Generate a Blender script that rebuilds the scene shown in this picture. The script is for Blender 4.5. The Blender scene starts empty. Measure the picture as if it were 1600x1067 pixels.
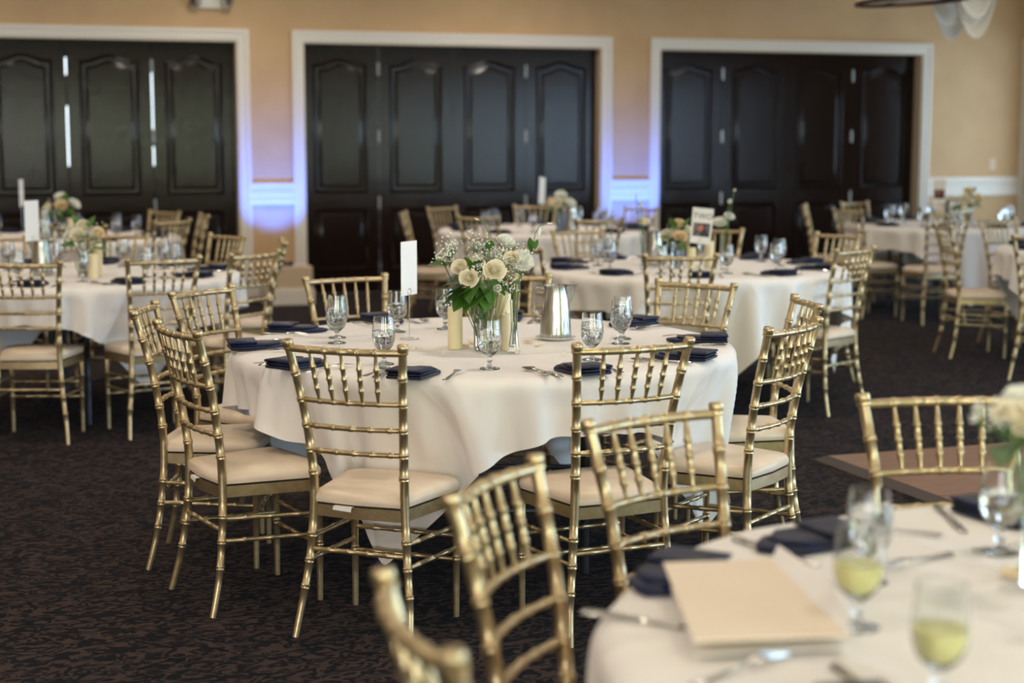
import bpy, math, random
import numpy as np
from mathutils import Vector, Matrix
R = math.radians
SC = bpy.context.scene
COL = SC.collection
rnd = random.Random(7)

# ------------------------------------------------------------------ camera
CAM_H, PITCH, FPX = 1.502, 0.12485, 2525.7
cam = bpy.data.cameras.new('camera')
cam.sensor_width = 36.0
cam.lens = FPX * 36.0 / 1600.0
cam.dof.use_dof = True
cam.dof.focus_distance = 5.25
cam.dof.aperture_fstop = 2.1
cam.clip_end = 200
camo = bpy.data.objects.new('camera', cam)
camo.location = (0, 0, CAM_H)
camo.rotation_euler = (math.pi / 2 - PITCH, 0, 0)
COL.objects.link(camo)
SC.camera = camo

# ------------------------------------------------------------------ world, exposure
w = bpy.data.worlds.new('sky')
SC.world = w
w.use_nodes = True
nt = w.node_tree
bg = nt.nodes['Background']
bg.inputs[0].default_value = (0.80, 0.92, 1.0, 1)
bg.inputs[1].default_value = 3.0
SC.view_settings.view_transform = 'Standard'
SC.view_settings.look = 'None'
SC.view_settings.gamma = 1.0
SC.view_settings.use_curve_mapping = False
SC.view_settings.exposure = 0.10

# room frame: local x runs along the wall of doors, local y away from the camera
AL = math.atan(0.34)
EX = Vector((math.cos(AL), math.sin(AL), 0))
EY = Vector((-math.sin(AL), math.cos(AL), 0))
P0 = Vector((0, 16.20, 0))
S_L, S_R, N_REAR, CEIL = -13.0, 6.05, 19.0, 3.4
def RW(s, n, z=0.0):                       # n metres in front of the wall of doors
    return P0 + EX * s - EY * n + Vector((0, 0, z))

def area(name, loc, direction, sx, sy, power, color, spread=180):
    l = bpy.data.lights.new(name, 'AREA')
    l.shape = 'RECTANGLE'; l.size = sx; l.size_y = sy
    l.energy = power; l.color = color; l.spread = R(spread)
    o = bpy.data.objects.new(name, l)
    o.location = loc
    o.rotation_euler = Vector(direction).to_track_quat('-Z', 'Y').to_euler()
    COL.objects.link(o)
    return o
# daylight through right and rear windows, plus added fill openings in both walls
DAY = (0.42, 0.68, 1.0)
TREES = (0.80, 0.95, 0.58)                  # daylight through foliage
WIN_R = [(0.5, 2.0, 34), (7.6, 9.8, 60), (10.8, 13.0, 200), (13.6, 15.8, 200), (16.4, 18.6, 200)]  # first two openings are added to cool the corner wall and the carpet
for (a, b, pw) in WIN_R:
    area('daylight_and_fill_right', RW(S_R + 0.12, (a + b) / 2, 1.45), -EX, b - a, 2.1, pw, DAY)
WIN_R = [q[:2] for q in WIN_R]
WIN_B = [(-11.4, -8.8, (1, .95, .93), 120), (-8.0, -5.4, (1, .95, .93), 120), (-3.5, -1.7, TREES, 150), (2.4, 4.2, TREES, 80)]  # the two neutral openings are unseen, added as front fill light
for (a, b, col_, pw) in WIN_B:
    area('daylight_and_fill_rear', RW((a + b) / 2, N_REAR + 0.12, 1.5), EY, b - a, 2.0, pw, col_)
WIN_B = [q[:2] for q in WIN_B]
# warm recessed ceiling lamps
WARM = (1.0, 0.875, 0.745)
for s in (-11, -8.3, -5.6, -2.9, -0.2, 2.6, 4.9):
    for n in (1.6, 4.5, 7.4, 10.3, 13.2, 16.1):
        area('downlight', RW(s, n, CEIL - 0.01), (0, 0, -1), 0.22, 0.22, 14.5 * (1 if s < 0 else .42 if s < 4 else .05) * ((1.0 if s < -4 else 1.55 if s < 2 else .8) if n < 2 else .75 if n > 12 else 1), WARM, 160)

# ------------------------------------------------------------------ materials
def lin(c):
    return tuple(((x / 255) / 12.92 if x / 255 <= 0.04045 else ((x / 255 + 0.055) / 1.055) ** 2.4) for x in c)
MATS = {}
def mat(name, rgb, rough=0.5, metal=0.0, **kw):
    m = bpy.data.materials.new(name); m.use_nodes = True
    b = m.node_tree.nodes['Principled BSDF']
    b.inputs['Base Color'].default_value = (*lin(rgb), 1)
    b.inputs['Roughness'].default_value = rough
    b.inputs['Metallic'].default_value = metal
    for k, v in kw.items():
        b.inputs[k].default_value = v
    MATS[name] = m
    return m
def noise_mix(m, rgb2, scale, lo=0.4, hi=0.6, detail=3, bump=0.0, dist=0.0, stretch=None, bscale=None, coord='Object'):
    """procedural variation between the base colour and rgb2, plus fine relief"""
    t = m.node_tree; n = t.nodes; b = n['Principled BSDF']
    tc = n.new('ShaderNodeTexCoord'); mp = n.new('ShaderNodeMapping')
    t.links.new(tc.outputs[coord], mp.inputs[0])
    if stretch: mp.inputs['Scale'].default_value = stretch
    nz = n.new('ShaderNodeTexNoise'); nz.inputs['Scale'].default_value = scale
    nz.inputs['Detail'].default_value = detail; nz.inputs['Distortion'].default_value = dist
    t.links.new(mp.outputs[0], nz.inputs['Vector'])
    cr = n.new('ShaderNodeValToRGB')
    cr.color_ramp.elements[0].position = lo; cr.color_ramp.elements[1].position = hi
    cr.color_ramp.elements[0].color = b.inputs['Base Color'].default_value[:]
    cr.color_ramp.elements[1].color = (*lin(rgb2), 1)
    t.links.new(nz.outputs[0], cr.inputs[0]); t.links.new(cr.outputs[0], b.inputs['Base Color'])
    if bump:
        src = nz
        if bscale:
            src = n.new('ShaderNodeTexNoise'); src.inputs['Scale'].default_value = bscale
            t.links.new(mp.outputs[0], src.inputs['Vector'])
        bp = n.new('ShaderNodeBump'); bp.inputs['Strength'].default_value = bump; bp.inputs['Distance'].default_value = 0.01
        t.links.new(src.outputs[0], bp.inputs['Height']); t.links.new(bp.outputs[0], b.inputs['Normal'])
    return m
noise_mix(mat('carpet', (17, 15, 16), 0.95, **{'Specular IOR Level': 0.1, 'Sheen Weight': 0.03, 'Sheen Tint': (0.6, 0.75, 1.0, 1)}), (66, 52, 45), 11, 0.50, 0.55, 1.2, 0.5, 3.2, (1, 1.6, 1), 260)
noise_mix(mat('wall_paint', (208, 173, 130), 0.75), (203, 168, 125), 3, bump=0.05, bscale=120)
mat('ceiling_paint', (226, 214, 196), 0.9)
mat('trim_white', (232, 224, 212), 0.4)
mat('jamb', (222, 200, 168), 0.5)
noise_mix(mat('door_wood', (30, 20, 17), 0.13, **{'Specular IOR Level': 0.21}), (34, 24, 20), 22, 0.35, 0.65, 4, 0.12, 0.6, (6, 6, 0.5))
mat('hinge_steel', (165, 165, 165), 0.35, 1.0)
noise_mix(mat('gold', (204, 184, 144), 0.34, 0.84), (192, 171, 130), 40, bump=0.02)
noise_mix(mat('cushion', (238, 218, 192), 0.42), (232, 210, 184), 9, bump=0.05, bscale=300)
mat('seat_board', (24, 20, 18), 0.8)
mat('steel', (200, 198, 192), 0.22, 1.0)
noise_mix(mat('pitcher_steel', (196, 196, 190), 0.24, 1.0), (166, 166, 158), 30, bump=0.05, stretch=(4, 4, 0.6))
mat('table_board', (52, 42, 36), 0.7)
mat('table_leg', (62, 66, 74), 0.4, 0.6)
mat('wax', (238, 224, 184), 0.5, **{'Subsurface Weight': 0.4, 'Subsurface Radius': (0.02, 0.012, 0.006)})
mat('wick', (40, 34, 30), 0.9)
mat('porcelain', (240, 238, 232), 0.2)
mat('paper', (242, 238, 232), 0.7)
mat('envelope', (240, 222, 200), 0.75)
mat('ink', (70, 66, 66), 0.8)
noise_mix(mat('photo_print', (52, 44, 46), 0.35), (120, 108, 100), 40, 0.45, 0.6)
mat('photo_face', (196, 112, 92), 0.4)
mat('photo_dark', (26, 24, 34), 0.4)
mat('leaf', (82, 122, 44), 0.42); noise_mix(MATS['leaf'], (60, 100, 36), 25, bump=0.1)
mat('stem', (82, 116, 56), 0.5)
mat('sage', (140, 158, 130), 0.6)
noise_mix(mat('petal_cream', (246, 236, 204), 0.6, **{'Subsurface Weight': 0.2, 'Subsurface Radius': (0.01, 0.008, 0.005)}), (250, 244, 226), 30)
noise_mix(mat('petal_white', (248, 247, 240), 0.6, **{'Subsurface Weight': 0.2, 'Subsurface Radius': (0.01, 0.008, 0.006)}), (238, 238, 222), 30)
noise_mix(mat('petal_peach', (243, 222, 178), 0.6, **{'Subsurface Weight': 0.2, 'Subsurface Radius': (0.01, 0.007, 0.004)}), (246, 228, 190), 30)
mat('swag', (236, 232, 224), 0.8, **{'Transmission Weight': 0.0})
mat('bronze', (70, 48, 34), 0.4, 0.8)
mat('frosted', (230, 214, 190), 0.6)
mat('plastic_white', (226, 222, 212), 0.45)
mat('lamp_glass', (235, 235, 235), 0.1)
mat('plinth_paint', (214, 190, 158), 0.7)
noise_mix(mat('napkin', (11, 19, 42), 0.40, **{'Specular IOR Level': 0.35}), (13, 26, 62), 14, bump=0.15, bscale=420)
noise_mix(mat('parquet', (150, 113, 92), 0.42), (122, 90, 72), 9, 0.35, 0.65, 5, 0.05, 0.4, (1.0, 14, 1))
mat('dance_edge', (58, 46, 40), 0.5)
mat('green_foliage', (70, 110, 50), 0.9)
mat('black_plastic', (28, 28, 30), 0.5)
def glassmat(name, rgb, rough, ior, bump=0):
    m = bpy.data.materials.new(name); m.use_nodes = True
    t = m.node_tree; t.nodes.remove(t.nodes['Principled BSDF'])
    g = t.nodes.new('ShaderNodeBsdfGlass'); g.inputs['Color'].default_value = (*rgb, 1)
    g.inputs['Roughness'].default_value = rough; g.inputs['IOR'].default_value = ior
    t.links.new(g.outputs[0], t.nodes['Material Output'].inputs[0])
    if bump:
        vz = t.nodes.new('ShaderNodeTexVoronoi'); vz.inputs['Scale'].default_value = 70
        tc = t.nodes.new('ShaderNodeTexCoord'); t.links.new(tc.outputs['Object'], vz.inputs['Vector'])
        b = t.nodes.new('ShaderNodeBump'); b.inputs['Strength'].default_value = bump; b.inputs['Distance'].default_value = 0.004
        t.links.new(vz.outputs[0], b.inputs['Height']); t.links.new(b.outputs[0], g.inputs['Normal'])
    MATS[name] = m
glassmat('glass', (0.98, 0.99, 0.99), 0.0, 1.45)
glassmat('water', (0.97, 0.985, 0.99), 0.02, 1.33)
glassmat('ice', (0.985, 0.99, 0.995), 0.06, 1.31, 0.7)
mat('lemonade', (246, 238, 168), 0.25, **{'Subsurface Weight': 0.5, 'Subsurface Radius': (0.03, 0.03, 0.012)})
# window glass: clear pane
m = bpy.data.materials.new('window_glass'); m.use_nodes = True; t = m.node_tree
t.nodes.remove(t.nodes['Principled BSDF'])
mx = t.nodes.new('ShaderNodeMixShader'); mx.inputs[0].default_value = 0.06
tr = t.nodes.new('ShaderNodeBsdfTransparent'); gl = t.nodes.new('ShaderNodeBsdfGlossy'); gl.inputs['Roughness'].default_value = 0.02
t.links.new(tr.outputs[0], mx.inputs[1]); t.links.new(gl.outputs[0], mx.inputs[2]); t.links.new(mx.outputs[0], t.nodes['Material Output'].inputs[0])
MATS['window_glass'] = m
# table linen: weave, ironed fold lines on the cloth's own coordinates
m = mat('linen', (243, 237, 230), 0.8, **{'Sheen Weight': 0.15})
t = m.node_tree; n = t.nodes; b = n['Principled BSDF']
uv = n.new('ShaderNodeUVMap'); uv.uv_map = 'cloth'
sp = n.new('ShaderNodeSeparateXYZ'); t.links.new(uv.outputs[0], sp.inputs[0])
def mth(op, a, c=None):
    q = n.new('ShaderNodeMath'); q.operation = op
    for i, x in enumerate((a, c)):
        if x is None: continue
        if isinstance(x, (int, float)): q.inputs[i].default_value = x
        else: t.links.new(x, q.inputs[i])
    return q.outputs[0]
def crease(ax, k):
    f = mth('FRACT', mth('ADD', mth('MULTIPLY', ax, k), 0.5))
    d = mth('ABSOLUTE', mth('SUBTRACT', f, 0.5))
    return mth('POWER', mth('SUBTRACT', 1.0, mth('MINIMUM', mth('MULTIPLY', d, 14.0), 1.0)), 2.0)
hgt = mth('ADD', crease(sp.outputs[0], 4.0), crease(sp.outputs[1], 3.0))
nz = n.new('ShaderNodeTexNoise'); nz.inputs['Scale'].default_value = 7; nz.inputs['Detail'].default_value = 4
t.links.new(uv.outputs[0], nz.inputs['Vector'])
hsum = mth('ADD', hgt, mth('MULTIPLY', nz.outputs[0], 2.2))
bp = n.new('ShaderNodeBump'); bp.inputs['Strength'].default_value = 0.45; bp.inputs['Distance'].default_value = 0.006
t.links.new(hsum, bp.inputs['Height']); t.links.new(bp.outputs[0], b.inputs['Normal'])

# ------------------------------------------------------------------ mesh helpers
class MB:
    def __init__(s): s.v = []; s.f = []
    def add(s, v, f):
        o = len(s.v); s.v += [tuple(x) for x in v]; s.f += [tuple(i + o for i in q) for q in f]; return s
    def box(s, x0, x1, y0, y1, z0, z1):
        return s.add([(x0, y0, z0), (x1, y0, z0), (x1, y1, z0), (x0, y1, z0), (x0, y0, z1), (x1, y0, z1), (x1, y1, z1), (x0, y1, z1)],
                     [(3, 2, 1, 0), (4, 5, 6, 7), (0, 1, 5, 4), (1, 2, 6, 5), (2, 3, 7, 6), (3, 0, 4, 7)])
    def tube(s, path, rad, seg=8, caps=True):
        path = [Vector(p) for p in path]; k = len(path)
        rad = [rad] * k if isinstance(rad, (int, float)) else rad
        t0 = (path[1] - path[0]).normalized()
        u = t0.orthogonal().normalized()
        v = []
        for i, p in enumerate(path):
            t_ = (path[min(i + 1, k - 1)] - path[max(i - 1, 0)])
            if t_.length > 1e-9: t_ = t_.normalized()
            else: t_ = t0
            u = u - t_ * u.dot(t_); u = u.normalized() if u.length > 1e-6 else t_.orthogonal().normalized()
            w_ = t_.cross(u)
            for j in range(seg):
                a = 2 * math.pi * j / seg
                v.append(p + (u * math.cos(a) + w_ * math.sin(a)) * rad[i])
        f = [(i * seg + j, i * seg + (j + 1) % seg, (i + 1) * seg + (j + 1) % seg, (i + 1) * seg + j) for i in range(k - 1) for j in range(seg)]
        if caps: f += [tuple(range(seg - 1, -1, -1)), tuple((k - 1) * seg + j for j in range(seg))]
        return s.add(v, f)
    def lathe(s, prof, seg=20, c=(0, 0, 0), closed=False):
        k = len(prof); v = []
        for (r, z) in prof:
            for j in range(seg):
                a = 2 * math.pi * j / seg
                v.append((c[0] + r * math.cos(a), c[1] + r * math.sin(a), c[2] + z))
        f = [(i * seg + j, i * seg + (j + 1) % seg, ((i + 1) % k) * seg + (j + 1) % seg, ((i + 1) % k) * seg + j) for i in range(k if closed else k - 1) for j in range(seg)]
        if not closed:
            if prof[0][0] > 1e-6: f.append(tuple(range(seg - 1, -1, -1)))
            if prof[-1][0] > 1e-6: f.append(tuple((k - 1) * seg + j for j in range(seg)))
        return s.add(v, f)
    def prism(s, poly, z0, z1, tf=None):
        k = len(poly)
        v = [(x, y, z0) for x, y in poly] + [(x, y, z1) for x, y in poly]
        if tf: v = [tf(*q) for q in v]
        f = [tuple(range(k - 1, -1, -1)), tuple(range(k, 2 * k))] + [(i, (i + 1) % k, k + (i + 1) % k, k + i) for i in range(k)]
        return s.add(v, f)
    def grid(s, fn, nu, nv):
        v = [fn(i / nu, j / nv) for i in range(nu + 1) for j in range(nv + 1)]
        f = [(i * (nv + 1) + j, (i + 1) * (nv + 1) + j, (i + 1) * (nv + 1) + j + 1, i * (nv + 1) + j + 1) for i in range(nu) for j in range(nv)]
        return s.add(v, f)
    def mesh(s, name, material, smooth=True, angle=38):
        me = bpy.data.meshes.new(name)
        me.from_pydata(s.v, [], s.f); me.validate(); me.update()
        if material: me.materials.append(MATS[material])
        if smooth:
            me.shade_smooth()
            me.set_sharp_from_angle(angle=R(angle))
        return me
    def build(s, name, material, parent=None, smooth=True, angle=38, loc=None, rz=0):
        return link(name, s.mesh(name, material, smooth, angle), parent, loc, rz)
def link(name, me, parent=None, loc=None, rz=0):
    o = bpy.data.objects.new(name, me); COL.objects.link(o)
    if loc is not None: o.location = loc
    o.rotation_euler[2] = rz
    if parent is not None: o.parent = parent
    return o
def tag(o, label=None, cat=None, group=None, kind=None):
    if label: o['label'] = label
    if cat: o['category'] = cat
    if group: o['group'] = group
    if kind: o['kind'] = kind
    return o
def empty(name, loc=(0, 0, 0), rz=0):
    o = bpy.data.objects.new(name, None); o.empty_display_size = 0.1
    o.location = loc; o.rotation_euler[2] = rz; COL.objects.link(o); return o
def copy_tree(o, parent=None):
    c = o.copy(); COL.objects.link(c); c.parent = parent
    for ch in KIDS.get(o.name, []): copy_tree(ch, c)
    return c
KIDS = {}
def register(o):                                  # remember a template's children for copy_tree
    KIDS[o.name] = list(o.children)
    for ch in o.children: register(ch)
def at(px, py, Y):                                # photograph direction met at distance Y
    u, v = (px - 800) / FPX, -(py - 533.5) / FPX
    c, s_ = math.cos(PITCH), math.sin(PITCH)
    d = Vector((u, c + v * s_, -s_ + v * c))
    return Vector((0, 0, CAM_H)) + d * (Y / d.y)
def interp(tab, z):
    """smooth interpolation through (z, value) pairs"""
    if z <= tab[0][0]: return tab[0][1]
    for i in range(len(tab) - 1):
        if z <= tab[i + 1][0]:
            (z0, a), (z1, b_) = tab[i], tab[i + 1]
            m0 = (b_ - tab[i - 1][1]) / (z1 - tab[i - 1][0]) if i > 0 else (b_ - a) / (z1 - z0)
            m1 = (tab[i + 2][1] - a) / (tab[i + 2][0] - z0) if i + 2 < len(tab) else (b_ - a) / (z1 - z0)
            h = z1 - z0; t_ = (z - z0) / h
            return (2*t_**3 - 3*t_**2 + 1) * a + (t_**3 - 2*t_**2 + t_) * h * m0 + (-2*t_**3 + 3*t_**2) * b_ + (t_**3 - t_**2) * h * m1
    return tab[-1][1]

# ------------------------------------------------------------------ the room
def room_obj(mb, name, material, smooth=False, parent=None, kind='structure'):
    o = mb.build(name, material, parent, smooth)
    if parent is None:
        o.location = P0; o.rotation_euler[2] = AL
        if kind: o['kind'] = kind
    return o
room_obj(MB().box(S_L - .3, S_R + .3, -N_REAR - .3, 0.4, -0.1, 0), 'floor', 'carpet')
room_obj(MB().box(S_L - .3, S_R + .3, -N_REAR - .3, 0.4, CEIL, CEIL + 0.1), 'ceiling', 'ceiling_paint')
OPEN = [(-5.80, -2.72), (-2.09, 0.945), (1.59, 4.675)]
DH = 2.405
wb = MB(); prev = S_L - .3
cuts = sorted(OPEN + [(-9.50, -6.42)])
for a, b in cuts:
    wb.box(prev, a, 0, 0.25, 0, DH); prev = b
wb.box(prev, S_R + .3, 0, 0.25, 0, DH)
wb.box(S_L - .3, S_R + .3, 0, 0.25, DH, CEIL)
room_obj(wb, 'wall_back', 'wall_paint')
# right wall with windows
def wall_with_windows(name, length0, length1, wins, z0, z1, tf):
    m_ = MB(); pv = length0
    def bx(a, b, c, d): 
        q = MB().box(a, b, 0, 0.25, c, d); m_.add([tf(*v) for v in q.v], q.f)
    for a, b in wins:
        bx(pv, a, 0, CEIL); bx(a, b, 0, z0); bx(a, b, z1, CEIL); pv = b
    bx(pv, length1, 0, CEIL)
    return room_obj(m_, name, 'wall_paint')
tfR = lambda x, y, z: (S_R + y, -x, z)
tfB = lambda x, y, z: (x, -N_REAR - y, z)
wall_with_windows('wall_right', -0.3, N_REAR + .3, WIN_R, 0.40, 2.50, tfR)
wall_with_windows('wall_rear', S_L - .3, S_R + .3, WIN_B, 0.50, 2.50, tfB)
room_obj(MB().box(S_L - .25, S_L, -N_REAR, 0, 0, CEIL), 'wall_left', 'wall_paint')
wi = 0  # frames go around the added fill openings too
for wins, tf, z0, z1 in ((WIN_R, tfR, 0.40, 2.50), (WIN_B, tfB, 0.50, 2.50)):
    for a, b in wins:
        wi += 1
        fr = MB()
        def bx(x0, x1, c, d, y0=-0.02, y1=0.10):
            q = MB().box(x0, x1, y0, y1, c, d); fr.add([tf(*v) for v in q.v], q.f)
        bx(a - .08, a + .04, z0 - .08, z1 + .08); bx(b - .04, b + .08, z0 - .08, z1 + .08)
        bx(a + .04, b - .04, z0 - .08, z0 + .04); bx(a + .04, b - .04, z1 - .04, z1 + .08)
        bx((a + b) / 2 - .03, (a + b) / 2 + .03, z0 + .04, z1 - .04, 0.02, 0.08)
        f_ = room_obj(fr, 'window_%d' % wi, 'trim_white')
        for c, d in ((a + .04, (a + b) / 2 - .03), ((a + b) / 2 + .03, b - .04)):
            q = MB().box(c, d, 0.045, 0.05, z0 + .04, z1 - .04)
            p_ = MB().add([tf(*v) for v in q.v], q.f).build('pane', 'window_glass', f_, False)

# bifold doors
LW_GAP = 0.004
def arch(t_): return 0.055 * (0.5 - 0.5 * math.cos(2 * math.pi * min(max((t_ - 0.08) / 0.84, 0), 1)))
def panel_outline(x0, x1, z0, z1, arched, inset=0.0):
    x0 += inset; x1 -= inset; z0 += inset; z1 -= inset
    pts = [(x0, z0), (x1, z0)]
    if arched: pts += [(x1 + (x0 - x1) * k / 16, z1 + arch(k / 16)) for k in range(17)]
    else: pts += [(x1, z1), (x0, z1)]
    return pts
def ring_faces(mb, o0, o1, y0, y1):
    k = len(o0)
    mb.add([(x, y0, z) for x, z in o0] + [(x, y1, z) for x, z in o1], [(i, (i + 1) % k, k + (i + 1) % k, k + i) for i in range(k)])
def leaf_meshes(wd):
    h = DH - 0.002; st = 0.112
    P1 = (st, wd - st, 0.975, 2.215, True); P2 = (st, wd - st, 0.225, 0.835, False)
    m_ = MB()
    yb = 0.045
    m_.box(0, st, 0, yb, 0.006, h); m_.box(wd - st, wd, 0, yb, 0.006, h)
    m_.box(st, wd - st, 0, yb, 0.006, P2[2]); m_.box(st, wd - st, 0, yb, P2[3], P1[2])
    top = [(wd - st + (2 * st - wd) * k / 16, P1[3] + arch(k / 16)) for k in range(17)]
    poly = [(st, h), (wd - st, h)] + top
    k = len(poly)
    m_.add([(x, 0, z) for x, z in poly] + [(x, yb, z) for x, z in poly], [tuple(range(k - 1, -1, -1)), tuple(range(k, 2 * k))] + [(i, (i + 1) % k, k + (i + 1) % k, k + i) for i in range(k)])
    frame = m_.mesh('door_leaf', 'door_wood', True, 30)
    res = []
    for P in (P1, P2):
        q = MB(); o = [panel_outline(*P, inset=d) for d in (0.0, 0.003, 0.008, 0.014, 0.020, 0.026, 0.030, 0.034, 0.05, 0.08)]
        ys = [0.0, -0.007, -0.012, -0.014, -0.012, -0.006, 0.004, 0.012, 0.013, 0.002]
        for i in range(9): ring_faces(q, o[i], o[i + 1], ys[i], ys[i + 1])
        kk = len(o[9]); q.add([(x, ys[9], z) for x, z in o[9]], [tuple(range(kk))])
        kk = len(o[0]); q.add([(x, 0.030, z) for x, z in o[0]], [tuple(range(kk - 1, -1, -1))]); 
        res.append(q.mesh('raised_panel', 'door_wood', True, 50))
    return frame, res
hinge_me = MB().box(-0.011, 0.011, -0.004, 0.0, -0.058, 0.058)
hinge_me.tube([(0, -0.008, -0.062), (0, -0.008, 0.062)], 0.008, 8)
hinge_me = hinge_me.mesh('hinge', 'hinge_steel', True)
LEAFCACHE = {}
def door(idx, a, b, hinge_seams, gap=0.003, n_leaf=4):
    d = empty('door_%d' % idx, P0, AL); d['kind'] = 'structure'
    wd = (b - a) / n_leaf
    fm, pms = leaf_meshes(wd - gap)
    for i in range(n_leaf):
        lf = link('door_leaf', fm, d, (a + wd * i + gap / 2, 0.12, 0))
        for pm in pms: link('raised_panel', pm, lf)
        if i in hinge_seams:
            for z in (0.24, 0.88, 1.525, 2.17): link('hinge', hinge_me, lf, (-gap / 2 + (0 if i else .012), 0, z))
    return d
def casing(idx, a, b):
    m_ = MB(); cw = 0.105
    for (o0, o1, y) in ((0.0, cw, 0.022), (0.018, cw - 0.035, 0.034), (cw - 0.030, cw + 0.006, 0.044)):
        m_.box(a - o1, a - o0, -y, 0, 0, DH + o1); m_.box(b + o0, b + o1, -y, 0, 0, DH + o1)
        m_.box(a - o0, b + o0, -y, 0, DH + o0, DH + o1)
    o = room_obj(m_, 'trim_%d' % idx, 'trim_white')
    j = MB().box(a - .001, a + .006, -0.02, 0.119, 0, DH); j.box(b - .006, b + .001, -0.02, 0.119, 0, DH); j.box(a, b, -0.02, 0.119, DH - .006, DH + .001)
    j.build('jamb', 'jamb', o, False)
door(1, *OPEN[0], (1, 3), 0.012)
door(2, *OPEN[1], (1, 3))
door(3, *OPEN[2], (0, 1, 3))
door(4, -9.50, -6.42, (1, 3))
for i, (a, b) in enumerate(OPEN): casing(i + 1, a, b)
# added black strips that block daylight in parts of the left door gaps
a, b = OPEN[0]; wd = (b - a) / 4
ws = MB()
for k, rs in ((1, [(0, DH)]), (2, [(0, 1.25), (1.80, 2.08), (2.24, DH)]), (3, [(0, 1.25), (1.43, 1.53), (2.12, DH)])):
    for z0, z1 in rs: ws.box(a + wd * k - .03, a + wd * k + .03, 0.166, 0.172, z0, z1)
room_obj(ws, 'trim_4', 'black_plastic')
# chair rail and baseboard on the stretches between the doors
def rail(i, a, b):
    m_ = MB()
    for z0, z1, y in ((1.045, 1.080, 0.042), (1.010, 1.045, 0.026), (0.965, 1.003, 0.034), (0.915, 0.965, 0.016), (0.880, 0.920, 0.030)):
        m_.box(a, b, -y, 0, z0, z1)
    room_obj(m_, 'trim_%d' % i, 'trim_white')
rails = [(-6.31, -5.91), (-2.61, -2.20), (1.055, 1.48), (4.785, 6.0)]
for i, (a, b) in enumerate(rails): rail(5 + i, a, b)
for i, (a, b) in enumerate(rails):
    m_ = MB().box(a, b, -0.018, 0, 0, 0.13); m_.box(a, b, -0.012, 0, 0.13, 0.155)
    room_obj(m_, 'baseboard_%s' % ('left', 'middle', 'right', 'corner')[i], 'trim_white')
room_obj(MB().box(S_R - .09, S_R, -0.02, 0, 0, 2.6).box(S_R - .03, S_R, -0.09, -0.02, 0, 2.6), 'trim_9', 'trim_white')

# plinths with blue LED uplights
def plinth(s, label, lab2):
    e = empty('plinth', RW(s, 0.62), AL); tag(e, label, 'plinth', 'plinths between the doors')
    MB().box(-0.20, 0.20, -0.20, 0.20, 0.0, 0.345).build('box', 'plinth_paint', e, False)
    m_ = MB().box(-0.215, 0.215, -0.215, 0.215, 0, 0.13); m_.box(-0.208, 0.208, -0.208, 0.208, 0.13, 0.15)
    m_.build('skirting', 'trim_white', e, False)
    u = empty('uplight', RW(s, 0.66, 0.346), AL); tag(u, lab2, 'uplight', 'blue uplights')
    MB().lathe([(0.05, 0), (0.055, 0.01), (0.055, 0.030), (0.05, 0.034), (0.046, 0.026), (0.0, 0.026)], 20).build('housing', 'black_plastic', u)
    MB().lathe([(0.045, 0.027), (0.044, 0.030), (0.0, 0.0305)], 20).build('lens', 'lamp_glass', u)
    l = bpy.data.lights.new('uplight_beam', 'SPOT'); l.energy = 140; l.color = (0.04, 0.15, 1.0)
    l.spot_size = R(58); l.spot_blend = 0.8; l.shadow_soft_size = 0.03
    o = bpy.data.objects.new('uplight_beam', l); COL.objects.link(o); o.location = RW(s, 0.66, 0.40)
    o.rotation_euler = (EY * 1.02 + Vector((0, 0, 1))).to_track_quat('-Z', 'Y').to_euler()
plinth(-2.40, 'beige plinth with white skirting between left and middle doors', 'blue uplight on the plinth left of the middle doors')
plinth(1.27, 'beige plinth with white skirting between middle and right doors', 'blue uplight on the plinth right of the middle doors')

# emergency light above the left doors
e = empty('emergency_light', RW(-2.96, 0.0, 2.70), AL); tag(e, 'white emergency light with two lamp heads above the left doors', 'emergency light')
MB().box(-0.17, 0.17, -0.06, -0.001, 0.0, 0.13).build('body', 'plastic_white', e, False)
for x in (-0.14, 0.14):
    h = MB().lathe([(0.0, -0.05), (0.035, -0.05), (0.052, 0.0), (0.055, 0.03), (0.048, 0.03), (0.0, 0.022)], 18).build('lamp_head', 'steel', e)
    h.location = (x, -0.11, 0.06); h.rotation_euler = (R(112), 0, R(-10 if x < 0 else 10))
e = empty('light_switch', RW(5.62, 0.0, 1.16), AL); tag(e, 'beige switch plate on the wall right of the right doors', 'switch')
MB().box(-0.038, 0.038, -0.007, -0.001, 0.0, 0.12).build('plate', 'jamb', e, False)
MB().box(-0.010, 0.010, -0.014, -0.007, 0.045, 0.075).build('toggle', 'jamb', e, False)

# dance floor on the carpet
df = empty('dance_floor', (1.42, 7.50, 0), AL); tag(df, 'brown wooden dance floor laid on the carpet at the right', 'dance floor')
pn = MB().box(0.002, 0.912, -0.912, -0.002, 0.0, 0.024).mesh('floor_panel', 'parquet', False)
for i in range(5):
    for j in range(4): link('floor_panel', pn, df, (0.05 + i * 0.914, -0.05 - j * 0.914, 0.001))
ed = MB(); Lx, Ly = 0.05 + 5 * 0.914, 0.05 + 4 * 0.914
ed.add([(0, 0, 0.001), (Lx, 0, 0.001), (Lx, -0.05, 0.025), (0.05, -0.05, 0.025), (0, -Ly, 0.001), (0.05, -Ly, 0.025), (Lx, -0.05, 0.001), (0.05, -0.05, 0.001), (0.05, -Ly, 0.001)],
       [(0, 3, 2, 1), (0, 4, 5, 3), (0, 1, 6, 7), (0, 7, 8, 4), (1, 2, 6), (4, 8, 5), (2, 3, 7, 6), (3, 5, 8, 7)])
ed.build('edge_ramp', 'dance_edge', df, False)

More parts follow.
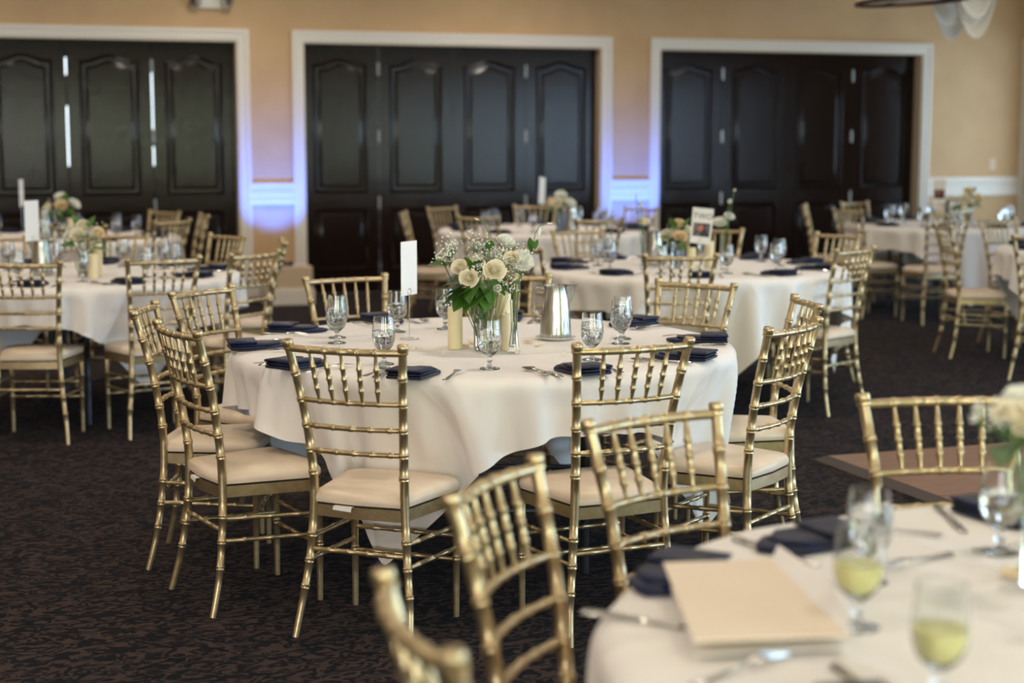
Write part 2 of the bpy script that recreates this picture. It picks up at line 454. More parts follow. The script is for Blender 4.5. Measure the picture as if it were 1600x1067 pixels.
# ring chandelier and ceiling swag
def chandelier():
    c = at(1425, 2, 12.0)
    e = empty('chandelier', c); tag(e, 'bronze ring chandelier at the top right with frosted shade', 'chandelier')
    e.rotation_euler = (0, R(-3), 0)
    ro = 0.41
    def ringmesh(r0, r1, z0, z1): return MB().lathe([(r0, z0), (r1, z0), (r1, z1), (r0, z1)], 48, closed=True)
    ringmesh(ro - .012, ro, -0.010, 0.014).build('lower_ring', 'bronze', e)
    ringmesh(ro - .012, ro, 0.34, 0.364).build('upper_ring', 'bronze', e)
    MB().lathe([(ro - .016, 0.014), (ro - .014, 0.34)], 48).build('shade', 'frosted', e)
    for k in range(4):
        a = R(20 + 90 * k)
        MB().tube([(0, 0, 0.12), (ro * .5 * math.cos(a), ro * .5 * math.sin(a), 0.02), ((ro - .01) * math.cos(a), (ro - .01) * math.sin(a), 0.0)], 0.008, 6).build('arm', 'bronze', e)
        MB().lathe([(0.018, 0.02), (0.020, 0.10), (0.012, 0.15), (0.0, 0.165)], 12, (ro * .5 * math.cos(a), ro * .5 * math.sin(a), 0)).build('candle_bulb', 'lamp_glass', e)
    MB().tube([(0, 0, 0.1), (0, 0, CEIL - c.z)], 0.012, 8).build('rod', 'bronze', e)
    MB().lathe([(0.07, CEIL - c.z - 0.03), (0.07, CEIL - c.z - 0.001), (0, CEIL - c.z - 0.001)], 20).build('canopy', 'bronze', e)
chandelier()
def swag(name, pL, pR, sagz, folds, label, depth):
    # cloth hung between two ceiling points, gathered into catenary folds
    pL, pR = Vector(pL), Vector(pR)
    def fn(u, v):
        p = pL.lerp(pR, u); c = 4 * u * (1 - u)
        sag = sagz * (0.18 + 0.82 * v)
        rip = math.cos(v * folds * 2 * math.pi)
        return (p.x, p.y - depth * c * (0.25 + 0.2 * rip) - 0.02 * rip, p.z - sag * c ** 0.72)
    o = MB().grid(fn, 36, folds * 10).build(name, 'swag', None, True, 180)
    tag(o, label, 'drapery')
    return o
c1 = at(1519, 61, 14.0); c2 = at(1493, 62, 14.25)
swag('ceiling_swag', (c1.x - 0.28, c1.y, CEIL), (c1.x + 0.27, c1.y, CEIL), CEIL - c1.z, 5, 'white gathered fabric swag hanging at the top right, nearer one', 0.25)
swag('ceiling_swag', (c2.x - 0.27, c2.y + .25, CEIL), (c2.x + 0.27, c2.y + .25, CEIL), CEIL - c2.z, 3, 'white sheer fabric swag hanging behind the nearer swag', 0.25)

# ------------------------------------------------------------------ chiavari chairs
UW = [(0, .1917), (.10, .181), (.25, .162), (.45, .150), (.60, .1555), (.75, .168), (.915, .1886)]
UY = [(0, -.058), (.12, -.028), (.28, -.006), (.42, 0.0), (.52, -.004), (.70, -.032), (.915, -.085)]
def beaded(path_fn, zs, base, beads, bead_r, w_=0.006):
    """sample points along a parameter with ring beads at the given values"""
    ts = set(zs)
    for b_ in beads:
        for d in (-w_ * 1.3, -w_ * .8, -w_ * .15, w_ * .15, w_ * .8, w_ * 1.3): ts.add(b_ + d)
    ts = sorted(ts); lo, hi = min(zs), max(zs); ts = [t_ for t_ in ts if lo <= t_ <= hi]
    P, Rr = [], []
    for t_ in ts:
        r_ = base(t_)
        for b_ in beads:
            d = abs(t_ - b_)
            if d < w_ * 1.05 and d > w_ * .5: r_ = bead_r(t_)
            elif d <= w_ * .5: r_ = max(r_, bead_r(t_) * .93)
        P.append(path_fn(t_)); Rr.append(r_)
    return P, Rr
def chair_meshes():
    M = {}
    for sx, nm in ((-1, 'L'), (1, 'R')):
        pf = lambda z: (sx * interp(UW, z), interp(UY, z), z)
        base = lambda z: 0.0100 + 0.0040 * min(1, z / 0.35) if z < .35 else 0.0140 - .0012 * max(0, (z - .5) / .4)
        zs = [0.0, .05, .1, .2, .27, .36, .40, .45, .54, .61, .69, .77, .85, .885]
        P, Q = beaded(pf, zs, base, [.152, .232, .312, .505, .575, .652, .732, .812], lambda z: base(z) + .0030)
        # turned finial
        top = Vector(pf(.886))
        for dz, r_ in ((.001, .0165), (.006, .0170), (.008, .0140), (.010, .0168), (.022, .0176), (.028, .0160), (.0295, .0125)):
            P.append((pf(.886 + dz)[0], pf(.886 + dz)[1], .886 + dz)); Q.append(r_)
        M['back_leg' + nm] = MB().tube(P, Q, 10).mesh('back_leg', 'gold', True, 50)
        P, Q = beaded(lambda z: (sx * .178, .323 - .004 * (1 - z / .4), z), [0, .1, .2, .3, .378], lambda z: .0098 + .0035 * z / .4, [.19, .30], lambda z: .0098 + .0035 * z / .4 + .0025)
        M['front_leg' + nm] = MB().tube(P, Q, 9).mesh('front_leg', 'gold', True, 50)
    def railm(z, r_, bow, beads, name):
        hw = interp(UW, z); y0 = interp(UY, z)
        pf = lambda x: (x, y0 - bow * (1 - (x / hw) ** 2), z)
        P, Q = beaded(pf, [hw * (-1 + 2 * k / 12) for k in range(13)], lambda x: r_, [hw * b_ for b_ in beads], lambda x: r_ + .0022, .005)
        return MB().tube(P, Q, 8).mesh(name, 'gold', True, 50)
    sp = [-.58, -.29, 0, .29, .58]
    M['top_rail'] = railm(.889, .0112, .030, sp, 'top_rail')
    for k, z in enumerate((.732, .652, .575)):
        M['back_rail%d' % k] = railm(z, .0082, .026 - .003 * k, sp if k == 0 else [-.75, -.38, 0, .38, .75], 'back_rail')
    for k, f_ in enumerate(sp):
        z0, z1 = .734, .884
        def pt(z):
            hw = interp(UW, z); return (hw * f_, interp(UY, z) - .029 * (1 - f_ * f_), z)
        prof = [(0, .0045), (.06, .0050), (.20, .0072), (.24, .0092), (.27, .0092), (.29, .0074), (.44, .0076), (.46, .0096), (.49, .0096), (.51, .0076), (.66, .0078), (.68, .0098), (.71, .0098), (.73, .0078), (.90, .0058), (1, .0048)]
        M['spindle%d' % k] = MB().tube([pt(z0 + (z1 - z0) * u) for u, _ in prof], [r_ for _, r_ in prof], 8).mesh('spindle', 'gold', True, 50)
    def bar(a, b_, r_, beads, name):
        a, b_ = Vector(a), Vector(b_); L_ = (b_ - a).length
        P, Q = beaded(lambda t_: a.lerp(b_, t_ / L_), [0, L_ / 2, L_], lambda t_: r_, [L_ * q for q in beads], lambda t_: r_ + .002, .005)
        return MB().tube(P, Q, 8).mesh(name, 'gold', True, 50)
    for sx, nm in ((-1, 'L'), (1, 'R')):
        for k, z in enumerate((.305, .235)):
            M['side_stretcher%d%s' % (k, nm)] = bar((sx * interp(UW, z), interp(UY, z), z), (sx * .178, .321, z - .012), .0075, (.22, .5, .78), 'side_stretcher')
    for k, z in enumerate((.262, .185)):
        M['front_stretcher%d' % k] = bar((-.178, .321, z), (.178, .321, z), .0075, (.2, .4, .6, .8), 'front_stretcher')
    z = .268
    M['rear_stretcher'] = bar((-interp(UW, z), interp(UY, z), z), (interp(UW, z), interp(UY, z), z), .0080, (.2, .4, .6, .8), 'rear_stretcher')
    def outline(off, k=10):
        pts = []
        rw, fw, y0, y1 = .150 + off, .196 + off, -.006 - off, .345 + off
        base = [(-rw, y0), (rw, y0), (fw, y1 - .05)]
        pts = [(-rw, y0), (0, y0 - .012), (rw, y0), (rw + (fw - rw) * .5, y0 + (y1 - .05 - y0) * .5), (fw, y1 - .055)]
        for i in range(1, k):
            a = math.pi / 2 * i / k
            pts.append((fw - .05 * (1 - math.cos(a)) - (0 if i < k else 0), y1 - .055 + .045 * math.sin(a)))
        pts.append((fw - .06, y1 - .008)); pts.append((0, y1 + .006)); pts.append((-(fw - .06), y1 - .008))
        for i in range(k - 1, 0, -1):
            a = math.pi / 2 * i / k
            pts.append((-(fw - .05 * (1 - math.cos(a))), y1 - .055 + .045 * math.sin(a)))
        pts += [(-fw, y1 - .055), (-(rw + (fw - rw) * .5), y0 + (y1 - .05 - y0) * .5)]
        return pts
    fr = MB(); o0, o1 = outline(0.0), outline(-.022); k = len(o0)
    fr.add([(x, y, .372) for x, y in o0] + [(x, y, .408) for x, y in o0] + [(x, y, .408) for x, y in o1] + [(x, y, .372) for x, y in o1],
           [((i + 1) % k + k * a, i + k * a, i + k * b_, (i + 1) % k + k * b_)[::-1] for i in range(k) for a, b_ in ((0, 1), (1, 2), (2, 3), (3, 0))])
    for sx in (-1, 1):   # corner blocks
        fr.box(*sorted((sx * .150, sx * .178)), .290, .335, .362, .3715)
    M['seat_frame'] = fr.mesh('seat_frame', 'gold', True, 35)
    M['seat_board'] = MB().prism(outline(-.004), .4085, .414).mesh('seat_board', 'seat_board', False)
    cu = MB(); cx, cy = 0, .17
    lay = [(.996, .4145), (1.012, .424), (1.008, .436), (.975, .446), (.90, .4535), (.72, .4600), (.45, .4635), (.2, .465)]
    o0 = outline(0.0); k = len(o0); v = []
    for sc_, z in lay: v += [(cx + (x - cx) * sc_, cy + (y - cy) * sc_, z) for x, y in o0]
    f = [(i + k * j, (i + 1) % k + k * j, (i + 1) % k + k * (j + 1), i + k * (j + 1)) for j in range(len(lay) - 1) for i in range(k)]
    f.append(tuple(i + k * (len(lay) - 1) for i in range(k))); f.append(tuple(range(k - 1, -1, -1)))
    M['seat_cushion'] = cu.add(v, f).mesh('seat_cushion', 'cushion', True, 70)
    return M
CM = chair_meshes()
TAGME = MB().add([(-.075, -.022, .4092), (-.01, -.030, .4092), (-.012, -.031, .396), (-.078, -.023, .398), (-.075, .0, .4094), (-.01, .0, .4094)],
                 [(0, 1, 2, 3), (0, 4, 5, 1)]).mesh('care_tag', 'paper', False)
def chair(x, y, th, label, group, care=False):
    e = empty('chiavari_chair', (x, y, 0.0), th); tag(e, label, 'chair', group)
    for k, me in CM.items(): link(me.name.split('.')[0], me, e)
    if care: link('care_tag', TAGME, e)
    return e
TB = dict(T0=(1.045, 2.36), T1=(-.10, 5.88), T2=(-2.43, 8.93), T3=(-3.46, 12.36), T4=(1.04, 9.46), T5=(.30, 13.40), T6=(3.85, 14.25), T7=(4.25, 11.0))
TP = dict(T0='foreground table', T1='centre table', T2='left table', T3='far left table', T4='table with the TWO card', T5='farthest middle table', T6='far right table', T7='table at the right frame edge')
CH = [
 # id, table, x, y, rotation, label
 ('A', 'T1', -.458, 4.743, -.372, 'gold chiavari chair seen from behind at near left of centre table', True),
 ('B', 'T1', .325, 4.786, .421, 'gold chiavari chair seen from behind at near right of centre table', False),
 ('C1', 'T1', -1.224, 5.726, -1.545, 'gold chair in side view left of centre table, middle of three', False),
 ('C2', 'T1', -.995, 5.151, -1.027, 'gold chair left of centre table, nearest of three in a row', True),
 ('C3', 'T1', -1.158, 6.365, -2.055, 'gold chair left of centre table, farthest of three in a row', False),
 ('D', 'T1', .845, 5.24, .964, 'gold chair right of centre table, nearer of the two there', False),
 ('D2', 'T1', 1.006, 5.946, 1.622, 'gold chair right of centre table, farther of the two there', False),
 ('E', 'T1', -.681, 6.931, 3.664, 'gold chair facing camera behind centre table, left of the number card', False),
 ('K2', 'T1', -.024, 7.002, 3.142, 'gold chair facing camera behind the flowers and steel pitcher', False),
 ('F', 'T1', .714, 6.658, 2.45, 'gold chair facing left behind right side of centre table', False),
 ('L1', 'T2', -2.386, 7.913, .028, 'gold chair seen from behind at the left frame edge', False),
 ('L2', 'T2', -1.785, 8.142, .55, 'gold chair seen from behind at near right of left table', False),
 ('L3', 'T2', -1.415, 8.515, 1.0, 'gold chair right of left table with open slatted back', False),
 ('L5', 'T2', -1.43, 9.47, 1.72, 'gold chair turned edge-on right of left table', False),
 ('L4', 'T2', -1.83, 9.98, 2.324, 'gold chair facing camera behind right side of left table', False),
 ('N1', 'T2', -2.467, 10.038, 3.145, 'gold chair facing camera behind flowers of left table', False),
 ('N2', 'T2', -3.091, 9.717, 3.7, 'gold chair facing camera behind left table at left frame edge', False),
 ('N3', 'T3', -2.991, 11.212, .065, 'gold chair between left table and far left table', False),
 ('O2', 'T3', -2.555, 11.887, 1.05, 'gold chair at near right of far left table', False),
 ('O3', 'T3', -2.504, 12.742, 1.916, 'gold chair turned edge-on right of far left table', False),
 ('O1', 'T3', -2.918, 13.309, 2.466, 'gold chair behind far left table facing the camera', False),
 ('K1', 'T4', .12, 8.99, -.98, 'gold chair left of table behind centre, partly behind white flowers', False),
 ('K3', 'T4', .86, 8.39, .10, 'gold chair seen from behind in front of table with TWO card', False),
 ('R1', 'T4', 1.811, 8.855, .809, 'gold chair seen from behind right of table with TWO card', False),
 ('P4', 'T4', 1.975, 10.093, 2.15, 'warm gold chair beyond right edge of table with TWO card', False),
 ('K6', 'T4', 1.319, 10.664, 2.85, 'gold chair behind the TWO card facing the camera', False),
 ('K4', 'T4', .466, 10.495, 3.64, 'gold chair behind left side of table with TWO card', False),
 ('M3', 'T5', -.215, 12.50, -.60, 'gold chair at near left of farthest middle table', False),
 ('M5', 'T5', .623, 12.146, .36, 'gold chair at near right of farthest middle table', False),
 ('M1', 'T5', -.80, 13.168, -1.60, 'gold chair turned edge-on left of farthest middle table', False),
 ('M2', 'T5', -.55, 14.15, -2.25, 'silvery gold chair beyond left of farthest middle table', False),
 ('M4', 'T5', .20, 14.47, 3.05, 'gold chair behind farthest middle table below the number card', False),
 ('K7', 'T5', 1.06, 14.05, 2.30, 'gold chair beyond right of farthest middle table by the blue light', False),
 ('P3', 'T6', 2.90, 13.70, -1.10, 'gold chair at near left of far right table', False),
 ('P1', 'T6', 2.72, 14.60, -1.80, 'gold chair turned edge-on left of far right table', False),
 ('P2', 'T6', 3.285, 15.25, -2.474, 'gold chair behind far right table against the dark doors', False),
 ('P5', 'T6', 3.50, 13.12, .241, 'gold chair seen from behind in front of far right table', False),
 ('R2', 'T7', 3.064, 11.20, -1.55, 'gold chair in side view facing right toward table at right edge', False),
 ('P6', 'T7', 3.66, 11.98, -2.6, 'silvery gold chair beyond the table at the right edge', False),
 ('R3', 'T7', 3.30, 9.95, -.62, 'gold chair cut by the right frame edge, seen from behind', False),
 ('G', 'T0', .359, 3.405, 3.792, 'blurred gold chair facing camera at far left of foreground table', False),
 ('H', 'T0', .047, 2.778, -1.967, 'blurred gold chair left of foreground table, its slatted back whole', False),
 ('I', 'T0', -.044, 2.014, -1.277, 'very blurred gold chair at the bottom edge of the picture', False),
 ('J', 'T0', 1.01, 3.649, 3.247, 'gold chair behind foreground table in front of dance floor', False),
]
SEATS = {k: [] for k in TB}
for cid, tb, x, y, th, lab, care in CH:
    chair(x, y, th, lab, 'gold chiavari chairs around the banquet tables', care)
    SEATS[tb].append((x, y, th))

# ------------------------------------------------------------------ tables and draped square cloths
TR, TZ = 0.914, 0.755
CORNER = dict(T0=-108, T1=-111, T2=-45, T3=-60, T4=-85, T5=-70, T6=-92, T7=-140)
def simulate(keys):
    N = 63; W_ = 2.18; B = len(keys); L0 = W_ / (N - 1)
    rng = np.random.default_rng(3)
    g = np.linspace(-W_ / 2, W_ / 2, N)
    gx, gy = np.meshgrid(g, g, indexing='ij')
    X = np.zeros((B, N, N, 3))
    for i, k in enumerate(keys):
        a = R(CORNER[k] - 45)
        X[i, :, :, 0] = gx * math.cos(a) - gy * math.sin(a); X[i, :, :, 1] = gx * math.sin(a) + gy * math.cos(a)
    X[..., 2] = TZ + .004
    r0 = np.hypot(X[..., 0], X[..., 1])
    free = (r0 > TR - 0.004)
    X[..., 2] += free * rng.normal(0, .004, (B, N, N))
    ang = np.arctan2(X[..., 1], X[..., 0])
    X[..., :2] *= (1 + free * .012 * np.cos(ang * 11 + rng.uniform(0, 6, (B, 1, 1))) * (r0 > TR))[..., None]
    im = free.astype(float)[..., None]
    V = np.zeros_like(X)
    cons = []
    def sl(di, dj, par, ax):
        i0 = slice(max(0, -di), N - max(0, di)); j0 = slice(max(0, -dj), N - max(0, dj))
        I, J = np.meshgrid(np.arange(N)[i0], np.arange(N)[j0], indexing='ij')
        q = (I if ax == 0 else J) // max(abs(di if ax == 0 else dj), 1)
        msk = (q % 2) == par
        I, J = I[msk], J[msk]
        return I * N + J, (I + di) * N + (J + dj), L0 * math.hypot(di, dj)
    for par in (0, 1):
        cons.append((*sl(1, 0, par, 0), 1.0)); cons.append((*sl(0, 1, par, 1), 1.0))
    for par in (0, 1):
        cons.append((*sl(1, 1, par, 0), .5)); cons.append((*sl(1, -1, par, 0), .5))
    for par in (0, 1):
        cons.append((*sl(2, 0, par, 0), .04)); cons.append((*sl(0, 2, par, 1), .04))
    Xf = X.reshape(B, N * N, 3); Vf = V.reshape(B, N * N, 3); imf = im.reshape(B, N * N, 1)
    # keep only constraints that touch a free particle of some cloth
    anyf = imf[..., 0].any(0)
    C2 = []
    for ia, ib, L_, st in cons:
        k_ = anyf[ia] | anyf[ib]; C2.append((ia[k_], ib[k_], L_, st))
    boxes = [[(x - TB[k][0], y - TB[k][1], th) for x, y, th in SEATS[k]] for k in keys]
    dt = 1 / 60.
    for step in range(125 + 20):
        relax = step >= 125
        if relax: Vf[:] = 0
        Vf[..., 2] -= (0.0 if relax else 9.8) * dt * imf[..., 0]
        Vf *= .965
        Pv = Xf.copy(); Xf = Xf + Vf * dt * imf
        for it in range(10):
            for ia, ib, L_, st in C2:
                d = Xf[:, ib] - Xf[:, ia]
                l = np.sqrt((d * d).sum(-1, keepdims=True)) + 1e-9
                wa, wb_ = imf[:, ia], imf[:, ib]; ws = wa + wb_; ws[ws == 0] = 1
                c = d * ((l - L_) / l * st) / ws
                Xf[:, ia] += c * wa; Xf[:, ib] -= c * wb_
        # collisions: table rim, seats, floor
        r_ = np.hypot(Xf[..., 0], Xf[..., 1]); z = Xf[..., 2]
        top = (r_ < TR + .004) & (z < TZ + .004) & (z > TZ - .03)
        up = top & (r_ < TR - .01)
        Xf[..., 2] = np.where(up, TZ + .004, Xf[..., 2])
        out = (r_ < TR + .006) & (Xf[..., 2] < TZ + .002) & (Xf[..., 2] > TZ - .045) & ~up
        sc_ = np.where(out, (TR + .006) / np.maximum(r_, .01), 1.0)
        Xf[..., 0] *= sc_; Xf[..., 1] *= sc_
        for bi in range(B):
            for (bx_, by_, th) in boxes[bi]:
                dx = Xf[bi, :, 0] - bx_; dy = Xf[bi, :, 1] - by_
                lx = dx * math.cos(th) + dy * math.sin(th); ly = -dx * math.sin(th) + dy * math.cos(th)
                ins = (np.abs(lx) < .165 + .04 * ly / .33 + .012) & (ly > -.03) & (ly < .362) & (Xf[bi, :, 2] < .474) & (Xf[bi, :, 2] > .36)
                deep = ins & (ly < .20) & (Xf[bi, :, 2] > .43)
                Xf[bi, :, 2] = np.where(deep, .474, Xf[bi, :, 2])
                sh = np.where(ins & ~deep, .364 - ly, 0)
                Xf[bi, :, 0] += -math.sin(th) * sh; Xf[bi, :, 1] += math.cos(th) * sh
        Xf[..., 2] = np.maximum(Xf[..., 2], .01)
        Vf = (Xf - Pv) / dt * imf
        sp_ = np.sqrt((Vf ** 2).sum(-1, keepdims=True)); Vf *= np.minimum(1, 3 / np.maximum(sp_, 1e-6))
    return Xf, N
def cloth_mesh(Xk, N):
    me = bpy.data.meshes.new('tablecloth')
    f = [(i * N + j, (i + 1) * N + j, (i + 1) * N + j + 1, i * N + j + 1) for i in range(N - 1) for j in range(N - 1)]
    me.from_pydata([tuple(p) for p in Xk], [], f); me.update()
    uvl = me.uv_layers.new(name='cloth')
    li = np.zeros(len(me.loops), dtype=np.int32); me.loops.foreach_get('vertex_index', li)
    uvl.data.foreach_set('uv', np.stack([(li // N) / (N - 1), (li % N) / (N - 1)], -1).astype(np.float32).ravel())
    me.materials.append(MATS['linen']); me.shade_smooth()
    return me
KEYS = list(TB)
SIM = KEYS
XS, CN = simulate(SIM)
BORROW = {}
TM = TR - .040
top_me = MB().lathe([(0, TZ - .022), (TM - .006, TZ - .022), (TM, TZ - .018), (TM, TZ - .006), (TM - .004, TZ - .003), (0, TZ - .003)], 64).mesh('table_top', 'table_board', True)
leg_frames = []
for sx in (-1, 1):
    q = MB(); 
    q.tube([(sx * .38, -.36, 0.0), (sx * .38, -.36, .66), (sx * .38, -.30, TZ - .03), (sx * .38, .30, TZ - .03), (sx * .38, .36, .66), (sx * .38, .36, 0.0)], .0145, 8)
    q.tube([(sx * .38, -.36, .22), (sx * .38, .36, .22)], .010, 6)
    q.tube([(sx * .38, 0, .70), (sx * .06, 0, TZ - .028)], .009, 6)
    leg_frames.append(q.mesh('folding_leg_frame', 'table_leg', True))
for i, k in enumerate(KEYS):
    x, y = TB[k]
    t_ = empty('folding_table', (x, y, 0), R(CORNER[k] + 20)); tag(t_, 'round folding table under white cloth, the ' + TP[k], 'table', 'round banquet tables')
    link('table_top', top_me, t_)
    for lf in leg_frames: link('folding_leg_frame', lf, t_)
    src = BORROW.get(k, k)
    c = link('tablecloth', cloth_mesh(XS[SIM.index(src)], CN), None, (x, y, 0), R(CORNER[k] - CORNER[src])); tag(c, 'white square tablecloth draped over the ' + TP[k], 'tablecloth', 'white tablecloths')
    md = c.modifiers.new('smooth', 'SUBSURF'); md.levels = 1; md.render_levels = 1
CZ = TZ + .0055      # cloth surface

# ------------------------------------------------------------------ place settings
def napkin_meshes():
    def slab(poly, z0, z1, r_=.006):
        m_ = MB(); k = len(poly); cx = sum(p[0] for p in poly) / k; cy = sum(p[1] for p in poly) / k
        lay = [(1 - r_ * 8, z0), (1, z0 + (z1 - z0) * .3), (1, z0 + (z1 - z0) * .7), (1 - r_ * 6, z1), (.5, z1 + .003), (.1, z1 + .003)]
        v = []
        for s_, z in lay: v += [(cx + (px - cx) * s_, cy + (py - cy) * s_, z) for px, py in poly]
        f = [(i + k * j, (i + 1) % k + k * j, (i + 1) % k + k * (j + 1), i + k * (j + 1)) for j in range(len(lay) - 1) for i in range(k)]
        f += [tuple(range(k - 1, -1, -1)), tuple(i + k * (len(lay) - 1) for i in range(k))]
        return m_.add(v, f)
    base = slab([(-.058, -.105), (.058, -.105), (.060, .060), (.030, .098), (0, .118), (-.030, .098), (-.060, .060)], 0.0, .012)
    mid = slab([(-.057, -.104), (.057, -.104), (.058, .035), (.02, .078), (-.02, .078), (-.058, .035)], .0125, .021)
    flap = slab([(-.060, -.107), (.060, -.107), (.061, -.012), (-.061, -.006)], .0225, .031)
    base.add(mid.v, mid.f)
    return base.mesh('napkin', 'napkin', True, 60), flap.mesh('pocket_fold', 'napkin', True, 60)
NAP, NAPF = napkin_meshes()
def napkin(x, y, th, label, z=CZ):
    e = empty('napkin', (x, y, z + .001), th); tag(e, label, 'napkin', 'folded navy napkins')
    link('folded_layers', NAP, e); link('pocket_fold', NAPF, e)
    return e
def outline_solid(half, z0, zfun):
    """flat cutlery: half-width profile along y, arched by zfun"""
    m_ = MB(); v = []
    for y, w_, t_ in half:
        z = z0 + zfun(y); v += [(-w_, y, z), (w_, y, z), (w_ * .6, y, z + t_), (-w_ * .6, y, z + t_)]
    k = len(half)
    f = [(4 * i + a, 4 * i + (a + 1) % 4, 4 * (i + 1) + (a + 1) % 4, 4 * (i + 1) + a) for i in range(k - 1) for a in range(4)]
    f += [(3, 2, 1, 0), tuple(4 * (k - 1) + a for a in range(4))]
    return m_.add(v, f)
kf = outline_solid([(-.11, .006, .003), (-.105, .0085, .006), (-.06, .0075, .006), (-.01, .0055, .005), (0, .006, .004), (.01, .0085, .002), (.06, .0095, .0015), (.10, .0075, .0012), (.115, .002, .001)], .001, lambda y: 0)
KNIFE = kf.mesh('knife', 'steel', True, 50)
fz = lambda y: .010 * math.sin(max(0, (y + .02)) * 22) if y < .06 else .010 * math.sin(.08 * 22) - (y - .06) * .12
fk = outline_solid([(-.10, .004, .002), (-.095, .0095, .003), (-.06, .006, .003), (0, .0035, .0035), (.02, .0035, .003), (.035, .009, .0022), (.045, .0125, .002), (.052, .0125, .002)], .001, fz)
for q in range(4):
    xx = -.0107 + q * .00713
    for_ = outline_solid([(.050, .0022, .002), (.075, .0019, .0018), (.098, .0010, .0012)], .001, fz)
    fk.add([(a + xx, b_, c) for a, b_, c in for_.v], for_.f)
FORK = fk.mesh('fork', 'steel', True, 50)
so = MB()
def spoonfn(u, v):
    y = -.10 + .20 * u
    hw = interp([(0, .008), (.1, .0085), (.35, .0042), (.65, .004), (.74, .012), (.85, .0205), (.94, .017), (1, .003)], u)
    c = 2 * v - 1; bowl = max(0, u - .70) / .3
    return (hw * c, y, .002 + fz(y) * .6 - (.008 * math.sin(min(1, bowl) * math.pi) * (1 - c * c) if bowl > 0 else 0) + .004)
so.grid(spoonfn, 26, 6); so.add([(a, b_, c - .0018) for a, b_, c in so.v], [q[::-1] for q in so.f])
SPOON = so.mesh('spoon', 'steel', True, 60)
# goblet
GP_OUT = [(.0335, 0), (.0335, .002), (.030, .004), (.012, .008), (.0070, .013), (.0062, .020), (.0105, .026), (.0115, .031), (.0075, .036), (.008, .041), (.020, .050), (.031, .062), (.0375, .080), (.0390, .098), (.0372, .120), (.0345, .142), (.0330, .160)]
GP_IN = [(.0318, .160), (.0332, .142), (.0358, .120), (.0374, .098), (.0360, .081), (.0295, .064), (.018, .053), (.006, .047), (.0, .0465)]
GOB = MB().lathe([(0, 0)] + GP_OUT + GP_IN, 24).mesh('bowl_and_foot', 'glass', True, 60)
def fill(zt, name, material, g=.9985):
    pr = [(0, .0470)] + [(r_ * g, z) for r_, z in GP_IN[::-1][1:] if z < zt]
    rr = interp(sorted([(z, r_) for r_, z in GP_IN]), zt)
    pr += [(rr * g, zt), (0, zt)]
    return MB().lathe(pr, 24).mesh(name, material, True, 50)
WATER, ICE, LEMON = fill(.112, 'water', 'water'), fill(.128, 'iced_water', 'ice'), fill(.100, 'lemonade', 'lemonade')
def goblet(x, y, label, liq=None, z=CZ, s=1.0, group='water goblets'):
    e = empty('goblet', (x, y, z), rnd.uniform(0, 6)); tag(e, label, 'glass', group); e.scale = (s, s, s)
    link('bowl_and_foot', GOB, e)
    if liq: link(liq.name.split('.')[0], liq, e)
    return e
EDGE = {6: 'nearest edge', 7: 'near edge left of middle', 8: 'near left edge', 9: 'leftmost edge', 10: 'far left edge', 11: 'far edge left of middle', 12: 'farthest edge', 1: 'far edge right of middle', 2: 'far right edge', 3: 'rightmost edge', 4: 'near right edge', 5: 'near edge right of middle'}
def hour(a):
    h = round((90 - math.degrees(a)) / 30) % 12
    return 12 if h == 0 else int(h)
USED = {}
def placing(tk, a, r_nap=.735, r_gl=.53, glass=True, rot=0.0, cut=True, liq=None, gl_off=.16, silver=True):
    x0, y0 = TB[tk]; h = hour(a)
    while (tk, h) in USED: h = h % 12 + 1
    USED[(tk, h)] = 1
    ph = '%s of %s' % (EDGE[h], TP[tk].replace('table with the', 'table with'))
    ux, uy = math.cos(a), math.sin(a); px, py = -uy, ux     # p: to the diner's right is -p
    th = a + math.pi / 2                                     # local +y points to the table centre
    def P(rr, side): return (x0 + ux * rr - px * side, y0 + uy * rr - py * side)
    napkin(*P(r_nap, 0), th + rot, 'folded navy napkin at the ' + ph)
    if cut:
        for nm, me, side, cat in (('fork', FORK, -.115, 'fork'), ('knife', KNIFE, .105, 'knife'), ('spoon', SPOON, .14, 'spoon')):
            q = P(r_nap - .02, side)
            o = link(nm, me, None, (q[0], q[1], CZ + .001), th + rnd.uniform(-.06, .06)); tag(o, 'steel %s at the %s' % (nm, ph), cat, nm + 's on the tables')
    if glass:
        q = P(r_gl, gl_off); goblet(q[0], q[1], 'water goblet at the ' + ph, liq)
# centre table: napkins and glasses where they lie
T1N = [(-.831, 6.223, .35), (-.905, 5.72, .1), (-.692, 5.247, .1), (-.302, 5.04, -.1), (.215, 5.125, .1), (.578, 5.445, .1), (.685, 5.90, -.1), (.475, 6.439, 0), (-.521, 6.536, 0), (-.02, 6.62, 0)]
for i, (x, y, rot) in enumerate(T1N):
    dx, dy = x - TB['T1'][0], y - TB['T1'][1]
    placing('T1', math.atan2(dy, dx), math.hypot(dx, dy), glass=False, rot=rot)
G1 = [(-.640, 5.86, ICE, 'iced water goblet at left of centre table, front of an overlapping pair'), (-.655, 6.02, WATER, 'goblet at left of centre table, behind an overlapping iced goblet'),
      (-.424, 5.303, WATER, 'goblet of water above the near left chair back on centre table'), (-.443, 6.201, WATER, 'goblet of water beside the number card stand on centre table'),
      (-.073, 5.196, ICE, 'iced goblet standing in front of the vase on centre table'), (.27, 5.41, ICE, 'iced goblet right of the steel pitcher, nearer one'),
      (.396, 5.842, ICE, 'iced goblet right of the steel pitcher, front of the overlapping pair'), (.412, 5.985, ICE, 'iced goblet right of the steel pitcher, rear of the overlapping pair'),
      (-.262, 6.30, WATER, 'goblet under the bouquet leaves at far side of centre table')]
for x, y, lq, lab in G1: goblet(x, y, lab, lq)
